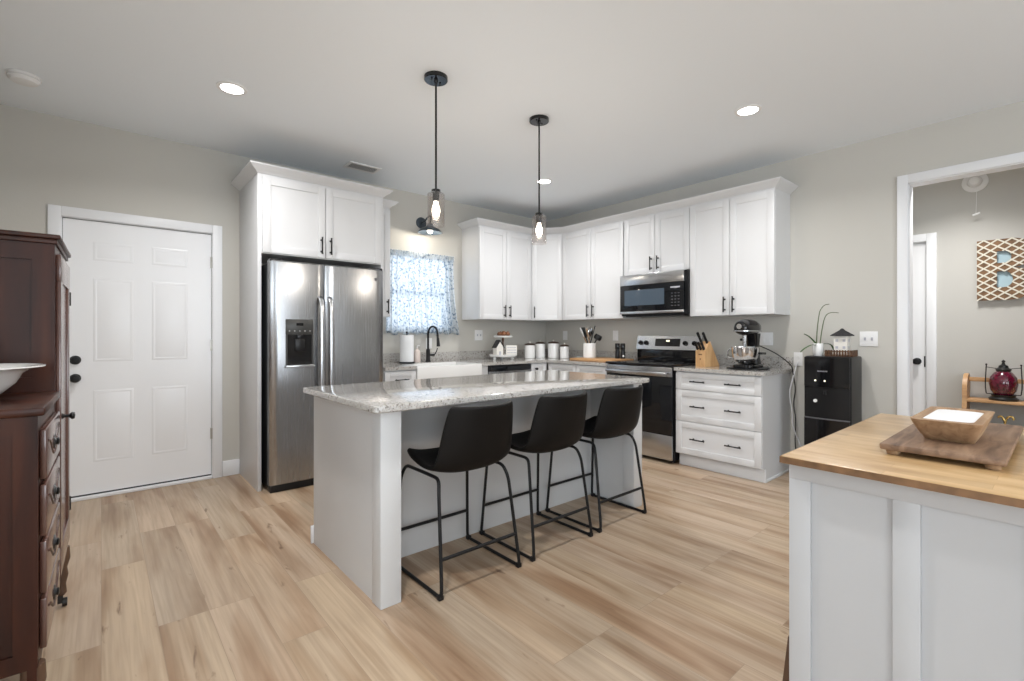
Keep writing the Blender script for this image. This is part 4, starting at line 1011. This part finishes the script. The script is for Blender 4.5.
for i in range(6):
    mb.box(wx-.0122, wx-.008, yq-.0085, yq-.006, .908, .917).box(wx-.0122, wx-.008, yq-.002, yq, .908, .917); yq -= .0115
part('brand_lettering', mb, 'text_grey', cpn, 'small white lettering')
for y_, z_ in ((1.30, .838), (1.235, .838)):
    part('indicator_light', MB().cyl((wx-.009, y_, z_), (wx-.0135, y_, z_), .006, seg=12), 'led_dot', cpn)
part('spout_button', MB().cyl((wx-.004, 1.30, .678), (wx-.014, 1.30, .678), .013), 'text_white', t, 'round white button')
part('nozzle', MB().cyl((wx-.002, 1.235, .76), (wx-.002, 1.235, .73), .012), 'black_plastic', t)
W0 = wz+.0005
t = thing('potted_orchid', 'bloomless orchid in white pot on the water cooler', 'potted plant', (4.37, 1.31, W0))
px_, py_ = 4.37, 1.31
part('pot', MB().lathe([(0, 0), (.028, 0), (.034, .01), (.040, .05), (.038, .10), (.033, .10), (.033, .085), (0, .085)], (px_, py_, W0)), 'white_ceramic', t)
RV = Vector((.758, -.652, 0)); TV = Vector((-.652, -.758, 0))
def wp(r, f_, z): return Vector((px_, py_, W0))+RV*r+TV*f_+Vector((0, 0, z))
for pts in ([(-.012, 0, .08), (-.008, 0, .2), (.002, .01, .33), (.012, .01, .37), (.045, .01, .41), (.09, .0, .415)], [(.015, 0, .08), (.03, 0, .2), (.05, 0, .30), (.075, 0, .34), (.12, 0, .35), (.16, .01, .345)]):
    part('flower_stem', MB().tube([wp(*p) for p in pts], (.0045, .0024), 7, 2), 'stem', t)
def leaf(pts, w_):
    mb = MB(); P = [wp(*p) for p in pts]
    for _ in range(2):
        Q = [P[0]]
        for A, B in zip(P, P[1:]): Q += [A*.75+B*.25, A*.25+B*.75]
        P = Q+[P[-1]]
    rings = []; n = len(P)
    for i, p in enumerate(P):
        d = (P[min(i+1, n-1)]-P[max(i-1, 0)]).normalized(); sd = d.cross(Vector((0, 0, 1))); sd = sd.normalized() if sd.length > .01 else TV
        up = sd.cross(d); k = i/(n-1); ww = w_*math.sin(PI*min(1, .12+k*.88))**.7+.001
        rings.append([p-sd*ww+up*.004, p-up*.001, p+sd*ww+up*.004, p+up*.0015])
    return mb.loft(rings)
for pts, w_ in (([(-.01, 0, .085), (-.05, .01, .125), (-.09, .015, .16), (-.12, .01, .175)], .010), ([(-.01, .01, .085), (-.06, .03, .09), (-.12, .04, .065), (-.17, .05, .03)], .012),
                ([(.01, 0, .085), (.05, .02, .10), (.085, .03, .09), (.105, .03, .045)], .018), ([(.01, -.02, .085), (.03, -.05, .10), (.06, -.08, .09)], .016)):
    part('leaf', leaf(pts, w_), 'leaf', t)
bx_, by_ = 4.42, 1.165
t = thing('slatted_tray', 'dark brown slatted wooden tray on the water cooler', 'tray', (bx_, by_, W0))
mb = MB().box(bx_-.07, bx_+.07, by_-.09, by_+.09, W0, W0+.006)
for k in range(10): mb.box(bx_-.074, bx_-.068, by_-.09+k*.0185, by_-.09+k*.0185+.011, W0+.004, W0+.05)
for k in range(8): mb.box(bx_-.07+k*.018, bx_-.07+k*.018+.011, by_-.094, by_-.088, W0+.004, W0+.05)
mb.box(bx_-.077, bx_-.0735, by_-.094, by_+.092, W0+.036, W0+.044).box(bx_-.077, bx_-.0735, by_-.094, by_+.092, W0+.01, W0+.016).box(bx_-.07, bx_+.07, by_+.088, by_+.092, W0, W0+.045)
part('slats', mb, 'wicker', t)
t = thing('ornamental_house', 'white ornamental house with black pointed roof in tray on the cooler', 'ornament', (bx_+.01, by_-.005, W0+.0065))
hx_, hy_ = bx_+.01, by_-.005
part('walls', MB().box(hx_-.045, hx_+.045, hy_-.045, hy_+.045, W0+.0065, W0+.160, .003), 'birdhouse_white', t)
part('roof', MB().lathe([(0, .160), (.082, .160), (.08, .167), (.02, .205), (.008, .218), (0, .22)], (hx_, hy_, W0), 8), 'roof_black', t, sharp=20)
for z_ in (.07, .125):
    for o_ in (-.024, .024): part('window', MB().box(hx_-.0465, hx_-.0445, hy_+o_-.009, hy_+o_+.009, W0+z_-.01, W0+z_+.01), 'text_grey', t)
    part('window', MB().box(hx_-.009, hx_+.009, hy_-.0465, hy_-.0445, W0+z_-.01, W0+z_+.01), 'text_grey', t)

# ================================================================== HALL
t = thing('hall_wall_light', 'round white fixture with hanging pull cord high on hall wall', 'light fixture', (5.75, .525, 2.52))
q = Vector((-1, 0, 0)).to_track_quat('Z', 'Y').to_matrix()
part('base', MB().lathe([(0, .0005), (.085, .0005), (.085, .012), (.07, .022), (0, .022)], (5.75, .525, 2.52), 36, q=q), 'white_plastic', t)
part('socket', MB().lathe([(0, .022), (.05, .022), (.045, .055), (.03, .07), (0, .072)], (5.75, .525, 2.52), 28, q=q), 'white_plastic', t)
part('pull_cord', MB().tube([(5.70, .51, 2.49), (5.70, .512, 2.34), (5.70, .515, 2.235)], .0018, 6), 'white_plastic', t)
part('cord_pull', MB().cyl((5.70, .535, 2.225), (5.70, .49, 2.242), .009), 'white_plastic', t)
# letter B : u along -Y (left to right in view), thickness towards -X
def letterB(w_, h_, n=14):
    outer = [(0, 0)]
    r1 = h_*.262; cx = w_-r1
    for k in range(n+1): a = -PI/2+PI*k/n; outer.append((cx+r1*math.cos(a), r1+r1*math.sin(a)))
    r2 = h_*.238; cx2 = w_-r2-.01
    for k in range(n+1): a = -PI/2+PI*k/n; outer.append((cx2+r2*math.cos(a), h_-r2+r2*math.sin(a)))
    outer.append((0, h_)); return outer
lw, lh = .34, .51; LY, LZ = .510, 1.49
fB = lambda d: (lambda x, y, z: (5.7495-z, LY-x, LZ+y))
t = thing('letter_sign', 'large wooden letter B with brown and cream lattice on hall wall', 'wall decor', (5.74, .30, LZ))
# frame of the letter with its two counters open: cut with a bridged mesh
def ringed(mb, outer, holes, z0_, z1_, f):
    import mathutils
    for z, flip in ((z0_, 1), (z1_, 0)):
        loops = [[Vector((x, y, 0)) for x, y in outer]]+[[Vector((x, y, 0)) for x, y in h] for h in holes]
        tris = mathutils.geometry.tessellate_polygon(loops); flat = [p for l in loops for p in l]
        vs = [mb.bm.verts.new(f(p.x, p.y, z)) for p in flat]
        for a, b, c in tris:
            mb.bm.faces.new((vs[a], vs[b], vs[c]))
    for l in [outer]+list(holes):
        n = len(l); A = [mb.bm.verts.new(f(x, y, z0_)) for x, y in l]; B = [mb.bm.verts.new(f(x, y, z1_)) for x, y in l]
        for i in range(n): mb.bm.faces.new((A[i], A[(i+1) % n], B[(i+1) % n], B[i]))
    bmesh.ops.remove_doubles(mb.bm, verts=mb.bm.verts, dist=.00001)
    bmesh.ops.recalc_face_normals(mb.bm, faces=mb.bm.faces)
    return mb
def dee(x0, y0, w_, h_, n=10):
    P = [(x0, y0)]; r = h_/2
    for k in range(n+1): a = -PI/2+PI*k/n; P.append((x0+w_-r*.8+r*.8*math.cos(a), y0+r+r*math.sin(a)))
    P.append((x0, y0+h_)); return P
H1, H2 = dee(.12, .105, .095, .135), dee(.12, .31, .085, .10)
f_ = fB(0)
part('backing', MB().prism([(x*.97+.004, y*.98+.004) for x, y in letterB(lw, lh)], .0005, .012, f_), 'sky_blue_card', t, 'pale blue backing')
part('letter_face', ringed(MB(), letterB(lw, lh), [H1[::-1], H2[::-1]], .012, .035, f_), 'ochre_wood', t)
# lattice strips clipped to the letter
import mathutils.geometry as mg
def inside(x, y, poly):
    c = False; n = len(poly)
    for i in range(n):
        x1, y1 = poly[i]; x2, y2 = poly[i-1]
        if (y1 > y) != (y2 > y) and x < (x2-x1)*(y-y1)/(y2-y1)+x1: c = not c
    return c
OB = letterB(lw, lh); mb = MB()
slope = .055/.085*1.0
for sgn in (1, -1):
    for k in range(-12, 24):
        c0 = k*.060
        run = None; N = 240
        for i in range(N+1):
            x = lw*i/N; y = c0+sgn*x*.72
            ok = inside(x, y, OB) and not inside(x, y, H1) and not inside(x, y, H2) and i < N
            if ok and run is None: run = x
            if (not ok) and run is not None:
                x2 = x
                if x2-run > .01:
                    a = Vector((run, c0+sgn*run*.72)); b = Vector((x2, c0+sgn*x2*.72)); d = (b-a).normalized(); nn = Vector((-d.y, d.x))*.0055
                    mb.prism([tuple(a-nn), tuple(b-nn), tuple(b+nn), tuple(a+nn)], .0352, .0395+.0005*sgn, f_)
                run = None
part('lattice', mb, 'cream_paint', t, 'cream lattice strips')
# rack
t = thing('wooden_rack', 'light wooden two-tier console rack against the hall wall', 'rack', (5.62, .2, 0))
RY0, RY1 = -.35, .585
def scroll(y0_, y1_):
    mb = MB()
    prof = [(5.735, 0), (5.735, .84), (5.69, .865), (5.62, .855), (5.56, .81), (5.53, .74), (5.535, .66), (5.52, .60), (5.50, .5), (5.50, 0)]
    mb.prism(prof, y0_, y1_, lambda x, z, y: (x, y, z)); return mb
part('side_panel', scroll(RY1-.03, RY1), 'rack_wood', t); part('side_panel', scroll(RY0, RY0+.03), 'rack_wood', t)
part('top_rail', MB().box(5.66, 5.69, RY0+.03, RY1-.03, .80, .835, .003), 'rack_wood', t)
part('shelf', MB().box(5.53, 5.735, RY0+.03, RY1-.03, .635, .658, .003), 'rack_wood', t)
part('lower_shelf', MB().box(5.50, 5.735, RY0+.03, RY1-.03, .36, .44, .003), 'dark_stool_wood', t, 'dark lower shelf')
for y_ in (.47, .33):
    part('hook', MB().tube([(5.52, y_, .44), (5.52, y_, .50), (5.52, y_-.015, .535), (5.52, y_-.035, .545), (5.52, y_-.05, .53), (5.52, y_-.045, .515)], .008, 8, 1).tube([(5.52, y_, .50), (5.52, y_+.015, .535), (5.52, y_+.03, .54), (5.52, y_+.04, .525)], .008, 8, 1), 'brass', t, 'brass double hook')
jx, jy, jz = 5.62, .345, .659
t = thing('glass_lantern', 'round dark red glass jar lantern in black metal frame on rack', 'lantern', (jx, jy, jz))
part('stand', MB().lathe([(0, .0), (.085, .0), (.09, .015), (.07, .03), (.075, .045), (0, .045)], (jx, jy, jz)), 'pewter', t)
part('jar', MB().lathe([(0, .045), (.055, .047), (.078, .08), (.087, .135), (.080, .19), (.055, .228), (.04, .24), (0, .24)], (jx, jy, jz), 32), 'red_glass', t, 'dark red crackle glass')
part('lid', MB().lathe([(0, .24), (.045, .24), (.048, .255), (.03, .27), (.028, .285), (.012, .295), (.008, .31), (.013, .322), (0, .335)], (jx, jy, jz)), 'pewter', t)
mb = MB()
for s in (-1, 1): mb.tube([(jx, jy+s*.10, jz+.05), (jx, jy+s*.107, jz+.12), (jx, jy+s*.10, jz+.29)], .004, 7, 1).sphere((jx, jy+s*.10, jz+.292), .007).tube([(jx, jy+s*.10, jz+.27), (jx, jy+s*.04, jz+.26)], .003, 6)
mb.box(jx-.004, jx+.004, jy-.10, jy+.10, jz+.045, jz+.052)
part('frame', mb, 'pewter', t)

# ================================================================== NEAR ISLAND
nx0, nx1, ny1, ny0 = 1.268, 2.235, .462, -1.35
t = thing('butcher_block_island', 'white paneled cabinet with butcher block top at right foreground', 'island', (1.75, -.4, 0))
bx0 = nx0+.035
part('body', MB().box(bx0+.012, nx1-.03, ny0+.03, ny1-.012, 0, .886), 'island_white_shaded', t)
mb = MB().box(bx0, bx0+.0115, ny0+.03, ny1-.008, .845, .886, .001)
ys = ny1-.008
k = 0
while ys > ny0+.1:
    mb.box(bx0, bx0+.0115, ys-.047, ys, 0 if k == 0 else .1, .845, .001); ys -= .2055; k += 1
mb.box(bx0-.001, bx0+.0115, ny0+.03, ny1-.055, 0, .1, .001)
part('panel_battens', mb, 'island_white_shaded', t)
part('wood_top', MB().box(nx0, nx1, ny0, ny1, .8865, .905, .003), 'butcher_block', t, 'honey-coloured butcher block top')
part('edge_band', MB().box(nx0-.0015, nx0-.0001, ny0, ny1, .888, .9035).box(nx0, nx1, ny1+.0001, ny1+.0015, .888, .9035), 'ochre_wood', t, 'darker brown edge')
T0 = .9055
t = thing('serving_board', 'dark wooden footed board under the dough bowl on butcher block', 'serving board', (1.765, .195, T0))
part('board', MB().box(1.47, 2.06, .085, .307, T0+.012, T0+.028, .005), 'walnut_board', t)
for x_ in (1.50, 2.03):
    for y_ in (.108, .284): part('foot', MB().cyl((x_, y_, T0), (x_, y_, T0+.0125), .013, .016, seg=14), 'bowl_wood', t)
b0 = T0+.0285
t = thing('dough_bowl', 'rectangular carved wooden dough bowl with white filling', 'bowl', (1.715, .197, b0))
cxb, cyb = 1.715, .197
def ringb(hx_, hy_, z, r=.02): return [(cxb+x, cyb+y, b0+z) for x, y in rrect(-hx_, hx_, -hy_, hy_, min(r, hy_*.5), 5)]
part('bowl', MB().loft([ringb(.10, .048, 0), ringb(.13, .056, .022), ringb(.158, .066, .052), ringb(.160, .067, .056), ringb(.132, .050, .056), ringb(.125, .046, .045), ringb(.11, .038, .03)]), 'bowl_wood', t)
part('filling', MB().loft([ringb(.111, .039, .031), ringb(.126, .0465, .046), ringb(.130, .048, .053, .025), ringb(.10, .035, .056)]), 'liner_white', t, 'smooth white filling')
t = thing('step_stool', 'dark wooden folded step stool leaning on the end of butcher block island', 'step stool', (1.5, .5, 0))
def lean(z, o): return .528-.107*z/1.0*1.0+o
for x_ in (1.385, 1.60):
    part('side_rail', MB().loft([[(x_, lean(z, -.026), z), (x_+.028, lean(z, -.026), z), (x_+.028, lean(z, 0), z), (x_, lean(z, 0), z)] for z in (0, .40)]), 'dark_stool_wood', t)
for z in (.12, .27):
    part('tread', MB().box(1.413, 1.60, lean(z, -.024), lean(z, -.004), z, z+.04, .002), 'dark_stool_wood', t)

# ================================================================== CHIFFOROBE
hx1, hx0 = -.136, -.60
t = thing('chifforobe', 'dark mahogany chifforobe with drawers beside a tall door', 'cabinet', (-.136, 1.90, 0), -.016)
ly0, ly1, ty1, cz = 1.90, 2.40, 2.93, .26
def framed_side(mb, y, x0, x1, z0_, z1_, st=.05):          # side facing -Y with recessed panel
    mb.box(x0, x0+st, y, y+.02, z0_, z1_).box(x1-st, x1, y, y+.02, z0_, z1_).box(x0+st, x1-st, y, y+.02, z0_, z0_+st).box(x0+st, x1-st, y, y+.02, z1_-st, z1_)
mb = MB().box(hx0, hx1, ly0+.008, ly1, cz, .972); framed_side(mb, ly0, hx0, hx1, cz, .972)
part('drawer_carcass', mb, 'mahogany', t)
mb = MB().box(hx0, hx1, ly1+.008, ty1, cz, 1.53); framed_side(mb, ly1+.0005, hx0, hx1, .99, 1.53, .06)
part('wardrobe_carcass', mb, 'mahogany', t)
part('low_top', MB().box(hx0, hx1+.016, ly0-.015, ly1+.0002, .9725, .9975, .006), 'mahogany', t)
part('cornice', MB().box(hx0, hx1+.007, ly1-.007, ty1+.008, 1.5305, 1.548, .003).box(hx0, hx1+.016, ly1-.014, ty1+.016, 1.548, 1.564, .004), 'mahogany', t)
zs = (.285, .445, .61, .775, .935)
for a, b in zip(zs, zs[1:]):
    d_ = part('drawer', MB().box(hx1+.0005, hx1+.016, ly0+.035, ly1-.035, a+.008, b-.008, .004), 'mahogany_sheen', t)
    cm_ = (ly0+ly1)/2; zc = (a+b)/2; q = Vector((1, 0, 0)).to_track_quat('Z', 'Y').to_matrix()
    for yq in (cm_,):
        part('pull', MB().lathe([(0, 0), (.024, 0), (.023, .003), (.012, .004), (.011, .007), (.013, .010), (.008, .013), (0, .014)], (hx1+.016, yq, zc), 16, q=q), 'pewter', d_, 'round dark pull')
    part('carving', MB().tube([(hx1+.0155, ly0+.07+i*.024, zc+.035*math.cos(i*PI/7.5)) for i in range(16)], .004, 6), 'mahogany', d_)
d_ = part('wardrobe_door', MB().box(hx1+.0005, hx1+.014, ly1+.045, ty1-.03, .30, .40, .002).box(hx1+.0005, hx1+.014, ly1+.045, ty1-.03, 1.40, 1.50, .002).box(hx1+.0005, hx1+.014, ly1+.045, ly1+.115, .40, 1.40, .002).box(hx1+.0005, hx1+.014, ty1-.10, ty1-.03, .40, 1.40, .002).box(hx1+.0005, hx1+.006, ly1+.11, ty1-.095, .39, 1.41), 'mahogany_sheen', t)
part('knob', MB().lathe([(0, 0), (.012, 0), (.006, .008), (.006, .02), (.014, .028), (.012, .036), (0, .038)], (hx1+.014, ly1+.08, .893), 16, q=q), 'black_metal', d_, 'black knob')
for z_ in (.45, 1.36): part('hinge', MB().cyl((hx1+.012, ty1-.026, z_-.03), (hx1+.012, ty1-.026, z_+.03), .006, seg=10), 'pewter', d_)
mb = MB(); sk = [(ly0+.0, cz), (ty1, cz), (ty1, cz-.07), (ty1-.06, cz-.055), (ty1-.14, cz-.02), (ly0+.14, cz-.02), (ly0+.06, cz-.055), (ly0, cz-.07)]
part('skirt', mb.prism(sk, hx1-.022, hx1-.002, lambda y, z, x: (x, y, z)), 'mahogany', t)
for x_ in (hx1-.012, hx0+.03):
    for y_ in (ly0+.03, ty1-.03):
        l_ = part('leg', MB().lathe([(0, cz), (.026, cz), (.028, cz-.05), (.018, cz-.09), (.022, cz-.12), (.014, cz-.16), (.017, .06), (.010, .05), (0, .05)], (x_, y_, 0), 14), 'dark_stool_wood', t)
        part('caster', MB().cyl((x_-.008+.01, y_, .018), (x_+.008+.01, y_, .018), .018, seg=16).box(x_+.0-.014, x_+.0+.004, y_-.006, y_+.006, .015, .055), 'pewter', l_)
t = thing('wash_basin', 'white wide-rimmed ceramic basin on low top of the chifforobe', 'basin', (-.335, 2.14, .998))
part('bowl', MB().lathe([(0, 0), (.075, 0), (.078, .008), (.10, .02), (.135, .055), (.15, .085), (.17, .098), (.20, .104), (.20, .108), (.168, .104), (.145, .09), (.125, .055), (.09, .025), (0, .015)], (-.335, 2.14, .998), 48), 'white_ceramic', t)
part('pitcher', MB().lathe([(0, .0155), (.045, .016), (.06, .05), (.062, .09), (.04, .13), (.03, .16), (.04, .19), (.036, .19), (.026, .16), (0, .15)], (-.37, 2.12, .998), 32), 'white_ceramic', t)
# hall lamp light
area('hall_ceiling_light', (5.0, .6, ZC-.03), (0, 0, 0), .3, .3, 17, (1, .98, .95)).data.spread = math.radians(115)
